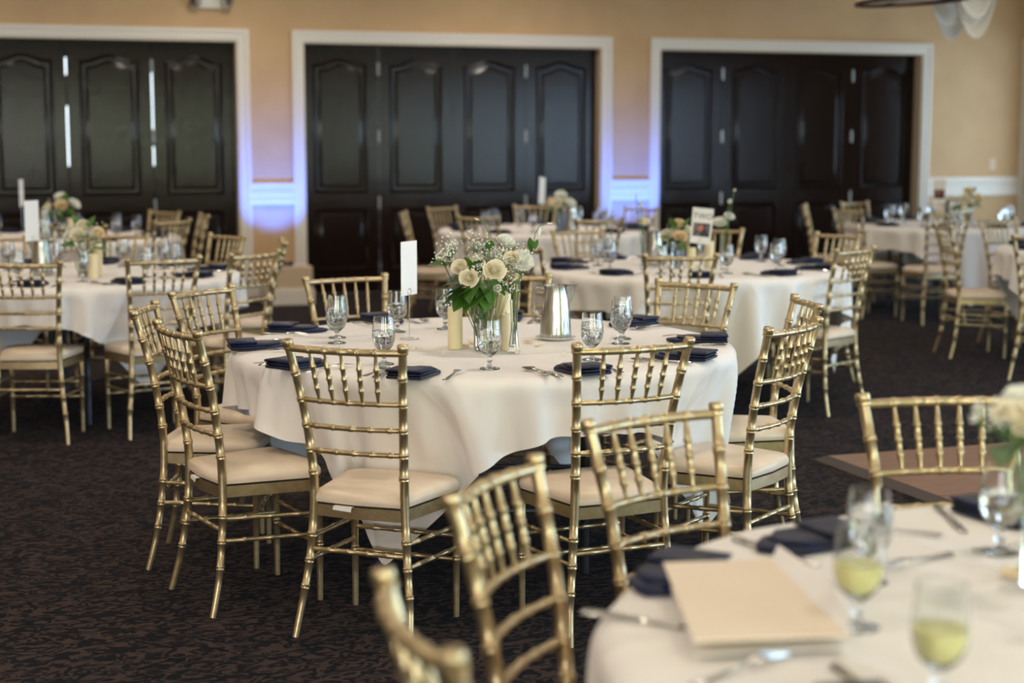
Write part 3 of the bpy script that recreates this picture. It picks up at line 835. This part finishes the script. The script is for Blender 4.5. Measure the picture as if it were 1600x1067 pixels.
# other tables: settings by seat
for tk, offs, n_ in (('T2', -90, 10), ('T3', -80, 10), ('T4', -92, 10), ('T5', -85, 10), ('T6', -75, 10), ('T7', 150, 4)):
    for q in range(n_):
        placing(tk, R(offs + 36 * q), liq=WATER if q % 2 else ICE, gl_off=rnd.uniform(.08, .2), r_gl=rnd.uniform(.48, .56))

# ------------------------------------------------------------------ centrepieces
def petal_fn(r0, r1, z0, z1, a0, wid, curl):
    def fn(u, v):
        a = a0 + (v - .5) * wid * (1 - .25 * u * u)
        rr = r0 + (r1 - r0) * math.sin(u * math.pi * .5) + curl * max(0, u - .7) ** 2 * 3
        z = z0 + (z1 - z0) * u - abs(v - .5) ** 2 * (z1 - z0) * .5 * u
        return (rr * math.cos(a), rr * math.sin(a), z)
    return fn
def rose_mesh(seed, material, opened=1.0):
    rg = random.Random(seed); m_ = MB(); n_ = 19
    m_.lathe([(0, -.30), (.22, -.26), (.30, -.05), (.20, .25), (.08, .40), (0, .42)], 10)
    for k in range(n_):
        t_ = k / (n_ - 1); a = k * 2.4 + rg.uniform(-.25, .25)
        r0, r1 = .05 + .2 * t_, (.10 + .82 * t_ ** 1.15) * (opened if t_ > .3 else 1)
        z1 = .66 - .34 * t_ * t_ + rg.uniform(-.04, .04); wid = 2.5 - 1.15 * t_; fl = .16 * t_ * opened
        def fn(u, v, a=a, r0=r0, r1=r1, z1=z1, wid=wid, fl=fl):
            c = 2 * v - 1
            an = a + c * .5 * wid * (.55 + .55 * math.sin(min(1, u + .12) * math.pi * .62))
            rr = r0 + (r1 - r0) * min(1, u * 1.25) ** .55 + fl * max(0, u - .72) ** 2 * 11 - .03 * (1 - c * c)
            z = -.32 + (z1 + .32) * u ** 1.25 - .10 * c * c * u - fl * max(0, u - .82) * 2.2
            return (rr * math.cos(an), rr * math.sin(an), z)
        m_.grid(fn, 6, 5)
    return m_.mesh('bloom', material, True, 80)
def frilly_mesh(seed, material):
    rg = random.Random(seed); m_ = MB()
    for ring, (n_, r1, z1) in enumerate(((6, .35, .62), (9, .62, .55), (11, .88, .36), (11, 1.0, .12))):
        for k in range(n_):
            a = 2 * math.pi * (k + rg.random() * .5) / n_
            f0 = petal_fn(.08, r1, -.2, z1 * rg.uniform(.85, 1.15), a, 1.0, .15); ph = rg.random() * 6
            m_.grid(lambda u, v, f0=f0, ph=ph: tuple(c + .05 * u * math.sin(v * 19 + ph + i) for i, c in enumerate(f0(u, v))), 4, 6)
    return m_.mesh('bloom', material, True, 80)
ROSES = {('cream', k): rose_mesh(k, 'petal_cream') for k in range(3)}
ROSES.update({('peach', k): rose_mesh(10 + k, 'petal_peach') for k in range(2)})
ROSES.update({('white', k): frilly_mesh(20 + k, 'petal_white') for k in range(2)})
ROSES[('bud', 0)] = rose_mesh(30, 'petal_white', .55); ROSES[('bud', 1)] = rose_mesh(31, 'petal_cream', .5)
def leaf_mesh(seed):
    def fn(u, v):
        wv = .36 * (math.sin(min(1, u * 1.02) * math.pi) ** .75) * (1.15 - .5 * u) if 0 < u < 1 else 0
        c = 2 * v - 1
        return (wv * c, u, .10 * abs(c) * wv * 2 - .22 * u * u + .015 * math.sin(u * 9 + seed))
    m_ = MB().grid(fn, 9, 4)
    return m_.mesh('leaf', 'leaf', True, 80)
LEAVES = [leaf_mesh(k) for k in range(3)]
def orient(o, d, up=None):
    o.rotation_euler = Vector(d).to_track_quat('Z', 'Y').to_euler()
def stem_mesh(a, b_, bend=.02, r_=.0022, name='stem', material='stem'):
    a, b_ = Vector(a), Vector(b_); mid = a.lerp(b_, .5) + Vector((0, 0, bend))
    return MB().tube([a, a.lerp(mid, .5) + Vector((0, 0, bend * .3)), mid, mid.lerp(b_, .5) + Vector((0, 0, bend * .2)), b_], r_, 6).mesh(name, material, True)
def flower(kind, k, head, foot, rad, label, group, leaves=0, face=None):
    head, foot = Vector(head), Vector(foot)
    e = empty('flower', foot); tag(e, label, 'flower', group)
    d = Vector(face) if face else ((head - foot).normalized() + Vector((0, -.45, .25)))
    link('stem', stem_mesh((0, 0, 0), head - foot - d.normalized() * rad * .3, .0), e)
    b_ = link('bloom', ROSES[(kind, k)], e, head - foot); b_.scale = (rad,) * 3; orient(b_, d)
    for q in range(leaves):
        lf = link('leaf', LEAVES[q % 3], e, (head - foot) * (.72 + .1 * q)); lf.scale = (.035,) * 3; lf.rotation_euler = (R(30), 0, rnd.uniform(0, 6))
    return e
def leaf_spray(foot, leaves, label, group):
    """leaves: list of (base point, tip point, roll)"""
    foot = Vector(foot); e = empty('leaf_sprig', foot); tag(e, label, 'greenery', group)
    for k, (b_, tip, roll) in enumerate(leaves):
        b_, tip = Vector(b_), Vector(tip); L_ = (tip - b_).length
        lf = link('leaf', LEAVES[k % 3], e, b_ - foot); lf.scale = (L_ * 1.1, L_, L_)
        q = (tip - b_).to_track_quat('Y', 'Z'); lf.rotation_euler = (q @ Matrix.Rotation(roll, 3, 'Y').to_quaternion()).to_euler()
        link('stem', stem_mesh((0, 0, 0), b_ - foot, .0, .0016), e)
    return e
def breath(foot, heads, label, group, n_=26, spread=.035, seed=0):
    foot = Vector(foot); rg = random.Random(seed); e = empty('babys_breath', foot); tag(e, label, 'flower', group)
    st, bl = MB(), MB()
    for hd in heads:
        hd = Vector(hd) - foot
        st.tube([(0, 0, 0), hd * .6, hd * .9], [.0012, .001, .0008], 4)
        for q in range(n_):
            p = hd + Vector((rg.gauss(0, spread * .6), rg.gauss(0, spread * .6), rg.gauss(0, spread * .55)))
            st.tube([hd * .9, p], .0005, 3, False)
            r_ = rg.uniform(.0022, .0042)
            bl.lathe([(0, -r_), (r_, -.3 * r_), (r_ * .8, .6 * r_), (0, r_)], 6, p)
    st.build('stems', 'stem', e); b_ = bl.build('blossoms', 'petal_white', e); b_['kind'] = 'stuff'
    return e
VASE = MB().lathe([(0, 0), (.036, 0), (.038, .004), (.039, .15), (.0365, .15), (.0355, .010), (0, .008)], 28).mesh('glass_body', 'glass', True, 50)
VWAT = MB().lathe([(0, .0085), (.0353, .0105), (.0361, .10), (0, .10)], 28).mesh('water', 'water', True, 50)
BUDV = MB().lathe([(0, 0), (.020, 0), (.022, .004), (.019, .02), (.0125, .07), (.0115, .12), (.0140, .185), (.0125, .185), (.0098, .12), (.0105, .07), (.0165, .022), (0, .016)], 20).mesh('glass_body', 'glass', True, 50)
BWAT = MB().lathe([(0, .0165), (.0163, .0225), (.0103, .07), (.0096, .11), (0, .11)], 20).mesh('water', 'water', True, 50)
def vase(x, y, label, bud=False, z=CZ):
    e = empty('bud_vase' if bud else 'vase', (x, y, z)); tag(e, label, 'vase', 'glass vases')
    link('glass_body', BUDV if bud else VASE, e); link('water', BWAT if bud else VWAT, e)
def candle(x, y, r_, h, label):
    e = empty('pillar_candle', (x, y, CZ)); tag(e, label, 'candle', 'pillar candles')
    MB().lathe([(0, 0), (r_ - .001, 0), (r_, .001), (r_, h - .003), (r_ - .003, h), (r_ * .6, h - .002), (0, h - .005)], 24).build('wax_body', 'wax', e)
    MB().tube([(0, 0, h - .006), (.001, 0, h + .008)], .001, 5).build('wick', 'wick', e)
def pitcher_meshes():
    b_ = MB().lathe([(0, 0), (.057, 0), (.0595, .004), (.0585, .02), (.0545, .08), (.0475, .15), (.0425, .192), (.0435, .197), (.0445, .199), (.0425, .200), (.0405, .196), (.0455, .15), (.0525, .08), (.0555, .01), (0, .006)], 36)
    sp = MB()
    pts = lambda g: [(.0405 - g, -.022, .196), (.0835 - g, 0, .203), (.0405 - g, .022, .196), (.0500 - g, 0, .110), (.0795 - g, 0, .190)]
    A = pts(0); 
    sp.add(A, [(0, 4, 1), (0, 3, 4), (2, 1, 4), (2, 4, 3)]); sp.add([(x - .0012, y * .93, z) for x, y, z in A], [(1, 4, 0), (4, 3, 0), (4, 1, 2), (3, 4, 2)])
    h = MB().tube([(-.052, 0, .085), (-.060, 0, .086), (-.072, 0, .094), (-.080, 0, .104), (-.081, 0, .12), (-.080, 0, .16), (-.078, 0, .182), (-.068, 0, .190), (-.043, 0, .186)], .0062, 8)
    return b_.mesh('body', 'pitcher_steel', True, 50), sp.mesh('spout', 'pitcher_steel', False), h.mesh('handle', 'steel', True)
PIT = pitcher_meshes()
PLATE = MB().lathe([(0, 0), (.045, 0), (.05, .002), (.074, .009), (.076, .0105), (.073, .011), (.048, .005), (0, .0045)], 36).mesh('saucer', 'porcelain', True, 60)
def pitcher(x, y, rz, label, lab2):
    o = link('saucer', PLATE, None, (x, y, CZ)); tag(o, lab2, 'plate', 'saucers under the pitchers')
    e = empty('water_pitcher', (x, y, CZ + .0052), rz); tag(e, label, 'pitcher', 'steel water pitchers')
    for me in PIT: link(me.name.split('.')[0], me, e)
def number_card(x, y, rz, zb, wd, ht, label, face=None, tilt=0.0, z_extra=0):
    e = empty('number_card', (x, y, CZ), rz); tag(e, label, 'table card', 'table number cards on wire stands')
    st = MB().tube([(.035 * math.cos(R(20 * k)), .035 * math.sin(R(20 * k)), .002) for k in range(18)], .0014, 5)
    st.tube([(.035, 0, .002), (0, 0, .004), (0, 0, zb)], .0014, 5)
    st.tube([(.012 * math.sin(R(30 * k)), -.002, zb + .012 - .012 * math.cos(R(30 * k))) for k in range(13)], .0012, 5)
    st.build('wire_stand', 'steel', e)
    c = MB().box(-wd / 2, wd / 2, -.0006, .0006, 0, ht).build('card', 'paper', e, False); c.location = (0, 0, zb); c.rotation_euler = (0, tilt, 0)
    if face:
        word, ph = face
        p_ = MB().box(-wd * .40, wd * .40, -.0015, -.0006, ht * .20, ht * .58).build('photo', 'photo_print', c, False)
        f_ = MB().lathe([(0, 0), (wd * .13, 0), (wd * .13, .0006), (0, .0006)], 16).build('figure', 'photo_face', c, False)
        f_.location = (-wd * .04, -.0015, ht * .43); f_.rotation_euler = (R(90), 0, 0); f_.scale = (1, 1.15, 1)
        MB().add([(-wd * .1, -.0026, ht * .205), (wd * .38, -.0026, ht * .205), (wd * .32, -.0026, ht * .34), (wd * .12, -.0026, ht * .44), (-wd * .02, -.0026, ht * .33)], [(0, 1, 2, 3, 4)]).build('figure', 'photo_dark', c, False)
        if word:
            cu = bpy.data.curves.new('lettering', 'FONT'); cu.body = word; cu.size = ht * .22; cu.align_x = 'CENTER'; cu.extrude = .0002; cu.shear = .1
            tmp = bpy.data.objects.new('lettering_tmp', cu); COL.objects.link(tmp)
            dg = bpy.context.evaluated_depsgraph_get(); me = bpy.data.meshes.new_from_object(tmp.evaluated_get(dg))
            bpy.data.objects.remove(tmp); me.materials.clear(); me.materials.append(MATS['ink'])
            o = link('lettering', me, c, (0, -.0012, ht * .70)); o.rotation_euler = (R(90), 0, 0)
    return e
# --- centre table
vx, vy = -.097, 5.66
vase(vx, vy, 'glass vase holding the big bouquet on the centre table')
vase(.007, 5.593, 'slim glass bud vase right of the bouquet on centre table', True)
candle(-.202, 5.70, .0265, .150, 'cream pillar candle left of the vase on centre table')
candle(-.030, 5.735, .0265, .195, 'tall cream pillar candle between the two vases on centre table')
candle(-.022, 5.660, .0185, .130, 'thin short cream candle beside the slim bud vase')
pitcher(.162, 5.976, R(-8), 'steel water pitcher on the centre table', 'white saucer under the pitcher on centre table')
number_card(-.382, 5.978, R(63), .165, .115, .20, 'plain white number card on wire stand on the centre table')
vf = lambda k: (vx + .02 * math.cos(k * 2.1), vy + .02 * math.sin(k * 2.1), CZ + .02)
gA = 'flowers of the centre table bouquet'
for k, (kd, v_, px, py, Y, rad, lab) in enumerate([
    ('cream', 0, 733, 434, 5.50, .036, 'cream rose low at the left front of centre bouquet'), ('cream', 1, 719, 418, 5.57, .034, 'cream rose at far left of centre bouquet'),
    ('cream', 2, 772, 422, 5.51, .042, 'largest cream rose at the front of centre bouquet'), ('white', 0, 790, 378, 5.68, .034, 'white ruffled bloom at the top of centre bouquet'),
    ('white', 1, 768, 400, 5.70, .036, 'white ruffled bloom behind the largest rose in centre bouquet'), ('bud', 0, 777, 450, 5.49, .028, 'small white bloom hanging low at the front of centre bouquet'),
    ('cream', 1, 745, 405, 5.72, .030, 'cream rose behind leaves in centre bouquet')]):
    flower(kd, v_, at(px, py, Y), vf(k), rad, lab, gA, face=(at(px, py, Y) - Vector((vx, vy, 1.0))).normalized() + Vector((0, -.7, .25)))
bf = (.007, 5.593, CZ + .03)
flower('white', 0, at(815, 408, 5.58), bf, .042, 'large white ruffled bloom in slim vase on centre table', gA, 2, face=(.25, -.7, .6))
flower('cream', 0, at(800, 404, 5.57), (.010, 5.590, CZ + .03), .032, 'cream rose beside the white bloom in slim vase', gA, face=(-.2, -.8, .5))
flower('bud', 1, at(807, 432, 5.55), (.004, 5.590, CZ + .03), .022, 'pale half-open bud low in slim vase on centre table', gA, 1, face=(.1, -.7, .6))
# tall bending bud stem
e = empty('flower', bf); tag(e, 'tall bending stem with white closed bud above the pitcher', 'flower', gA)
pth = [Vector(bf)] + [at(px, py, 5.60) for px, py in ((812, 440), (824, 405), (834, 380), (836, 365), (842, 354), (852, 350))]
MB().tube([p - pth[0] for p in pth], [.002, .002, .0018, .0016, .0014, .0012, .001], 6).build('stem', 'stem', e)
b_ = link('bloom', ROSES[('bud', 0)], e, at(842, 364, 5.60) - pth[0]); b_.scale = (.016, .016, .032); orient(b_, (.15, 0, 1))
b_ = link('tip_bud', ROSES[('bud', 1)], e, at(858, 349, 5.60) - pth[0]); b_.scale = (.007, .007, .020); orient(b_, (1, 0, -.05))
for (px, py), (qx, qy) in (((830, 392), (829, 374)), ((836, 390), (838, 376)), ((833, 398), (826, 384))):
    p, q = at(px, py, 5.60), at(qx, qy, 5.59); lf = link('leaf', LEAVES[0], e, p - pth[0]); L_ = (q - p).length * 1.3; lf.scale = (L_ * .7, L_, L_); lf.rotation_euler = (q - p).to_track_quat('Y', 'Z').to_euler()
e = empty('flower', vf(3)); tag(e, 'thin curved stem with closed bud at top of centre bouquet', 'flower', gA)
pth = [Vector(vf(3))] + [at(px, py, 5.66) for px, py in ((757, 430), (763, 390), (764, 365), (757, 350), (748, 344))]
MB().tube([p - pth[0] for p in pth], .0013, 6).build('stem', 'stem', e)
b_ = link('bloom', ROSES[('bud', 1)], e, at(746, 343, 5.66) - pth[0]); b_.scale = (.006, .006, .018); orient(b_, (-1, 0, .4))
lv = lambda a, b_, Y0, Y1, r_=0.: (at(*a, Y0), at(*b_, Y1), r_)
leaf_spray(vf(0), [lv((738, 446), (682, 456), 5.62, 5.54, .3), lv((742, 455), (708, 476), 5.60, 5.50, -.2), lv((728, 440), (688, 440), 5.66, 5.62, .4), lv((740, 450), (690, 466), 5.58, 5.52, .1), lv((745, 452), (722, 482), 5.57, 5.50, .2)], 'broad green leaves low at the left of centre bouquet', 'greenery on the centre table')
leaf_spray(vf(1), [lv((758, 448), (752, 478), 5.58, 5.50, .1), lv((764, 446), (735, 472), 5.57, 5.47, .3), lv((750, 440), (770, 466), 5.57, 5.50, -.4), lv((756, 446), (762, 482), 5.56, 5.49, -.1), lv((745, 440), (728, 468), 5.56, 5.48, .4)], 'broad green leaves drooping over the rim of the vase', 'greenery on the centre table')
leaf_spray(vf(2), [lv((694, 414), (667, 409), 5.66, 5.64, .5), lv((712, 422), (699, 404), 5.66, 5.62, .2), lv((730, 425), (727, 399), 5.60, 5.58, .3), lv((738, 420), (751, 402), 5.60, 5.58, -.3)], 'small green leaves at upper left of centre bouquet', 'greenery on the centre table')
leaf_spray(vf(4), [lv((792, 395), (811, 379), 5.64, 5.62, .2), lv((765, 392), (766, 373), 5.66, 5.64, .1), lv((782, 440), (806, 425), 5.62, 5.56, .2), lv((770, 436), (790, 456), 5.62, 5.56, .2)], 'narrow green leaves at upper right of centre bouquet', 'greenery on the centre table')
breath(vf(2), [at(698, 392, 5.68), at(705, 383, 5.70), at(690, 402, 5.66)], 'white babys breath spray at upper left of centre bouquet', gA, 44, .030, 1)
breath(vf(5), [at(742, 382, 5.72), at(758, 384, 5.70), at(752, 410, 5.58), at(748, 424, 5.57), at(780, 396, 5.62)], 'white babys breath spray in the middle of centre bouquet', gA, 44, .032, 2)
breath(vf(6), [at(793, 425, 5.57), at(797, 445, 5.57), at(788, 400, 5.60), at(820, 394, 5.60), at(786, 412, 5.57)], 'white babys breath spray at the right of centre bouquet', gA, 40, .030, 3)
def petal(x, y, s, rz, material, label):
    o = MB().grid(lambda u, v: (s * (2 * v - 1) * math.sin(max(.02, u) * math.pi * .93) ** .6 * .62, s * (u * 1.5 - .75), .002 + .007 * (2 * v - 1) ** 2 + .006 * u * u), 6, 5)
    o.add([(a, b_, c - .0009) for a, b_, c in o.v], [q[::-1] for q in o.f])
    o = o.build('petal', material, None, True, 80, (x, y, CZ), rz); tag(o, label, 'petal', 'scattered rose petals')
for k, (px, py, s, lab) in enumerate([(738, 537, .030, 'pale yellow petal at the foot of the left candle'), (725, 543, .026, 'pale petal in front of the left candle'), (780, 542, .024, 'pale petal between candles and slim vase'), (826, 536, .032, 'pale yellow petal left of the pitcher saucer'),
        (842, 541, .024, 'pale petal just in front of the pitcher saucer'), (690, 555, .016, 'small white petal on cloth left of front goblet'), (680, 520, .016, 'small white petal near the number card stand'), (880, 556, .018, 'white petal on cloth in front of the pitcher'), (645, 548, .018, 'white petal on cloth between two goblets')]):
    p = at(px, py, 5.6); Y = (CAM_H - CZ) / (CAM_H - p.z) * 5.6; p = at(px, py, Y)
    petal(p.x, p.y, s, k * 1.3, 'petal_peach' if k < 2 or k == 3 else 'petal_cream', lab)
# --- other tables: bouquet, bud vases, candles, pitcher and card
def bouquet(tk, x, y, seed, kinds, rad, phrase, z_head=.30, spread=.085, nleaf=7):
    rg = random.Random(seed); grp = 'flowers on the ' + TP[tk]
    vase(x, y, 'glass vase of flowers on the ' + TP[tk])
    n_ = len(kinds)
    for k, (kd, v_) in enumerate(kinds):
        a = 2 * math.pi * k / max(1, n_ - 1) + seed; rr = 0 if k == n_ - 1 else spread
        hd = Vector((x + rr * math.cos(a), y + rr * math.sin(a), CZ + z_head - (.03 if rr else -.02) + rg.uniform(-.015, .015)))
        wh = 'topmost' if not rr else ('rightmost', 'rearmost', 'leftmost', 'foremost')[round(a / (math.pi / 2)) % 4]
        flower(kd, v_, hd, (x + .015 * math.cos(a), y + .015 * math.sin(a), CZ + .02), rad * rg.uniform(.9, 1.12), '%s %s bloom in the vase on the %s' % (wh, *(dict(cream='cream rose', peach='peach rose', white='white ruffled', bud='small white')[kd], TP[tk])), grp, face=(math.cos(a) * .6 * (rr > 0), math.sin(a) * .6 * (rr > 0) - .4, .7))
    L_ = []
    for k in range(nleaf):
        a = 2 * math.pi * k / nleaf + .4; z = CZ + z_head - rg.uniform(.05, .11)
        b_ = Vector((x + .05 * math.cos(a), y + .05 * math.sin(a), z)); L_.append((b_, b_ + Vector((math.cos(a) * .085, math.sin(a) * .085, rg.uniform(-.03, .04))), rg.uniform(-.5, .5)))
    for k in range(2):
        a = rg.uniform(0, 6.28); b_ = Vector((x + .04 * math.cos(a), y + .04 * math.sin(a), CZ + z_head)); L_.append((b_, b_ + Vector((.03 * math.cos(a), .03 * math.sin(a), .075)), 0))
    leaf_spray((x, y, CZ + .02), L_, 'green leaves in the vase on the ' + TP[tk], grp)
    breath((x, y, CZ + .02), [(x + .09 * math.cos(q * 2.2 + seed), y + .09 * math.sin(q * 2.2 + seed), CZ + z_head - .01) for q in range(3)], 'white babys breath in the vase on the ' + TP[tk], grp, 16, .03, seed)
def budvase(tk, x, y, kinds, lab, tall=.40):
    grp = 'flowers on the ' + TP[tk]
    vase(x, y, 'slim glass bud vase %s on the %s' % (lab, TP[tk]), True)
    for k, (kd, v_, dx, z, rad) in enumerate(kinds):
        flower(kd, v_, (x + dx, y - .01 * k, CZ + z), (x, y, CZ + .03), rad, '%s %s bloom in slim vase %s' % (('lowest', 'second lowest', 'third lowest', 'highest')[k], dict(cream='cream', peach='peach', white='white ruffled', bud='white bud')[kd], lab), grp, 1, face=(dx * 6, -.5, .8))
def topos(px, py, z=CZ):
    p = at(px, py, 10.); Y = (CAM_H - z) / (CAM_H - p.z) * 10.
    return at(px, py, Y)
def cp(px, Y):   # table point in a photograph direction at a distance
    return ((px - 800) / FPX * (Y * math.cos(PITCH) + (CAM_H - CZ) * math.sin(PITCH)), Y)
# left table
bouquet('T2', *cp(133, 8.72), 3, [('white', 0), ('cream', 1), ('peach', 0), ('white', 1), ('cream', 0)], .042, '', .265, .08)
x, y = cp(146, 8.62); candle(x, y, .027, .13, 'short cream pillar candle beside the vase on left table')
x, y = cp(153, 8.78); candle(x, y, .027, .19, 'tall cream pillar candle beside the vase on left table')
x, y = cp(66, 8.85); pitcher(x, y, R(200), 'steel water pitcher on the left table', 'white saucer under the pitcher on left table')
x, y = cp(53, 8.62); number_card(x, y, R(68), .20, .115, .215, 'white number card in front of the pitcher on left table')
# far left table
bouquet('T3', *cp(97, 12.25), 5, [('peach', 0), ('white', 1), ('peach', 1), ('cream', 1), ('white', 0)], .046, '', .27, .095)
x, y = cp(70, 12.45); pitcher(x, y, R(180), 'steel water pitcher on the far left table', 'white saucer under the pitcher on far left table')
x, y = cp(36, 12.1); number_card(x, y, R(92), .24, .115, .20, 'number card seen edge-on on the far left table')
x, y = cp(112, 12.1); candle(x, y, .027, .15, 'cream pillar candle on the far left table')
# table behind the centre table
x, y = cp(1058, 9.35); bouquet('T4', x, y, 8, [('peach', 0), ('cream', 0), ('peach', 1), ('cream', 2), ('peach', 0)], .044, '', .225, .065)
x, y = cp(1022, 9.55); pitcher(x, y, R(160), 'steel water pitcher on the table behind the centre table', 'white saucer under the pitcher on table behind centre')
x, y = cp(1093, 9.10); number_card(x, y, R(-8), .155, .118, .20, 'photo card lettered TWO on the table behind the centre table', ('TWO', 1), R(5))
x, y = cp(1128, 9.25); budvase('T4', x, y, [('white', 1, -.015, .265, .042), ('white', 0, .035, .30, .032), ('bud', 0, .035, .385, .026), ('bud', 1, .06, .45, .016)], 'right of the TWO card')
x, y = cp(1005, 9.20); budvase('T4', x, y, [('cream', 1, .0, .27, .036), ('bud', 0, -.02, .37, .028), ('bud', 1, -.05, .43, .014)], 'left of the TWO card')
x, y = cp(1080, 9.30); candle(x, y, .027, .12, 'cream pillar candle behind the TWO card')
x, y = cp(1108, 9.38); candle(x, y, .027, .15, 'cream pillar candle between TWO card and slim vase')
# farthest middle table
x, y = cp(876, 13.2); bouquet('T5', x, y, 9, [('peach', 1), ('cream', 0), ('white', 1), ('cream', 1), ('white', 0)], .050, '', .26, .085)
x, y = cp(893, 13.05); pitcher(x, y, R(170), 'steel water pitcher on the farthest middle table', 'white saucer under the pitcher on farthest middle table')
x, y = cp(846, 13.0); number_card(x, y, R(66), .22, .125, .215, 'white number card on the farthest middle table', None, R(6))
# far right table
x, y = cp(1511, 14.1); bouquet('T6', x, y, 12, [('peach', 1), ('peach', 0), ('white', 0), ('cream', 1), ('peach', 0)], .05, '', .26, .085, 9)
x, y = cp(1485, 14.3); pitcher(x, y, R(170), 'steel water pitcher on the far right table', 'white saucer under the pitcher on far right table')
x, y = cp(1466, 13.95); number_card(x, y, R(-40), .19, .118, .20, 'small photo card on the far right table', ('', 1))
x, y = cp(1506, 13.9); candle(x, y, .027, .17, 'cream pillar candle on the far right table')
# --- foreground table
def fp(px, py, z=CZ): 
    p = topos(px, py, z); return p.x, p.y
def cut_at(me, nm, a, b_, lab, z=CZ + .001):
    (ax, ay), (bx_, by_) = a, b_
    o = link(nm, me, None, ((ax + bx_) / 2, (ay + by_) / 2, z), math.atan2(by_ - ay, bx_ - ax) - math.pi / 2); tag(o, lab, nm, nm + 's on the tables'); return o
napkin(.545, 2.90, R(118), 'folded navy napkin left of the water goblet on foreground table')
napkin(.275, 2.66, R(150), 'navy napkin partly under the envelope on foreground table')
napkin(.975, 3.10, R(205), 'folded navy napkin behind the right water goblet on foreground table')
napkin(.395, 1.99, R(100), 'navy napkin at the bottom edge of foreground table')
cut_at(KNIFE, 'knife', fp(1140, 842), fp(1285, 886), 'steel knife in front of napkin at left of foreground table')
cut_at(KNIFE, 'knife', fp(1458, 788), fp(1513, 838), 'steel knife at the far edge of foreground table')
cut_at(KNIFE, 'knife', fp(948, 964), fp(1075, 982), 'steel knife sticking out from under the envelope')
cut_at(FORK, 'fork', fp(1480, 868), fp(1385, 892), 'steel fork right of the iced goblet on foreground table')
cut_at(SPOON, 'spoon', fp(1540, 862), fp(1640, 850), 'steel spoon beside the right water goblet on foreground table')
cut_at(FORK, 'fork', fp(1090, 1072), fp(1215, 1030), 'steel fork below the envelope on foreground table')
cut_at(KNIFE, 'knife', fp(1320, 1055), fp(1400, 1110), 'steel knife at the bottom edge of foreground table')
cut_at(SPOON, 'spoon', fp(1425, 835), fp(1350, 828), 'steel spoon behind the iced goblet on foreground table')
goblet(.600, 2.655, 'iced water goblet behind the lemonade on foreground table', ICE, group='goblets on the foreground table')
goblet(.880, 2.847, 'water goblet at the right edge of foreground table', WATER, group='goblets on the foreground table')
goblet(.528, 2.399, 'goblet of pale lemonade in the middle of foreground table', LEMON, group='goblets on the foreground table')
goblet(.567, 2.075, 'goblet of pale lemonade nearest the camera on foreground table', LEMON, group='goblets on the foreground table')
vase(.800, 2.36, 'slim glass vase at right edge of foreground table', True)
x, y = .885, 2.62
vase(x, y, 'glass vase with blurred flowers at right edge of foreground table')
gF = 'flowers on the foreground table'
for k, (kd, v_, px, py, Y, rad) in enumerate([('cream', 0, 1582, 650, 2.55, .034), ('white', 1, 1600, 628, 2.60, .036), ('cream', 2, 1612, 668, 2.55, .036)]):
    flower(kd, v_, at(px, py, Y), (x, y, CZ + .02), rad, ('cream blurred bloom at left of the foreground bouquet', 'white blurred bloom on top of the foreground bouquet', 'cream blurred bloom at right of the foreground bouquet')[k], gF)
leaf_spray((x, y, CZ + .02), [(at(1585, 672, 2.6), at(1612, 690, 2.55), .2), (at(1575, 668, 2.55), at(1547, 662, 2.52), .2), (at(1590, 690, 2.6), at(1560, 708, 2.52), .3)], 'green leaves below the foreground bouquet', gF)
breath((x, y, CZ + .02), [at(1528, 646, 2.56), at(1550, 636, 2.58), at(1565, 660, 2.54)], 'babys breath at left of the foreground bouquet', gF, 18, .014, 21)
petal(*fp(1578, 903), .03, .4, 'petal_peach', 'pale yellow petal at the right of foreground table')
petal(*fp(1596, 893), .026, 2.0, 'petal_cream', 'cream petal at right frame edge on foreground table')
# envelope with a raised flap, and a card under it
E0, E1, E2, E3 = [Vector((*fp(*q), CZ)) for q in ((1036, 912), (1083, 1036), (1322, 1022), (1205, 905))]
def sheet(name, pts, th_, material, parent=None, origin=Vector((0, 0, 0))):
    v = [p - origin for p in pts]; k = len(v); up = Vector((0, 0, th_))
    return MB().add(v + [p + up for p in v], [tuple(range(k - 1, -1, -1)), tuple(range(k, 2 * k))] + [(i, (i + 1) % k, k + (i + 1) % k, k + i) for i in range(k)]).build(name, material, parent, False)
e = empty('envelope', E1); tag(e, 'cream envelope with raised flap lying on the foreground table', 'envelope')
lift = Vector((0, 0, .034))
sheet('envelope_body', [E0 + lift * 1.0, E1 + lift * .9, E2 + lift * .75, E3 + lift * .95], .003, 'envelope', e, E1)
fl = [E2 + lift * .75 + Vector((0, 0, .003)), E3 + lift * .95 + Vector((0, 0, .003)), E3 + lift * .95 + Vector((.014, .02, .022)), E2 * .5 + E3 * .5 + lift + Vector((.035, .0, .020)), E2 + lift * .75 + Vector((.008, -.01, .008))]
sheet('flap', fl, .0008, 'paper', e, E1)
sheet('back_sheet', [E0 + Vector((.004, .004, .012)), E1 + Vector((.006, .0, .010)), E2 + Vector((.004, -.006, .010)), E3 + Vector((0, .004, .012))], .0012, 'paper', e, E1)
for q in (.2, .8): pass
c0, c1, c2, c3 = [Vector((*fp(*q), CZ + .0035)) for q in ((1075, 872), (1060, 915), (1205, 918), (1195, 880))]
o = sheet('menu_card', [c0, c1, c2, c3], .0012, 'paper'); tag(o, 'white printed card lying behind the envelope on foreground table', 'card')
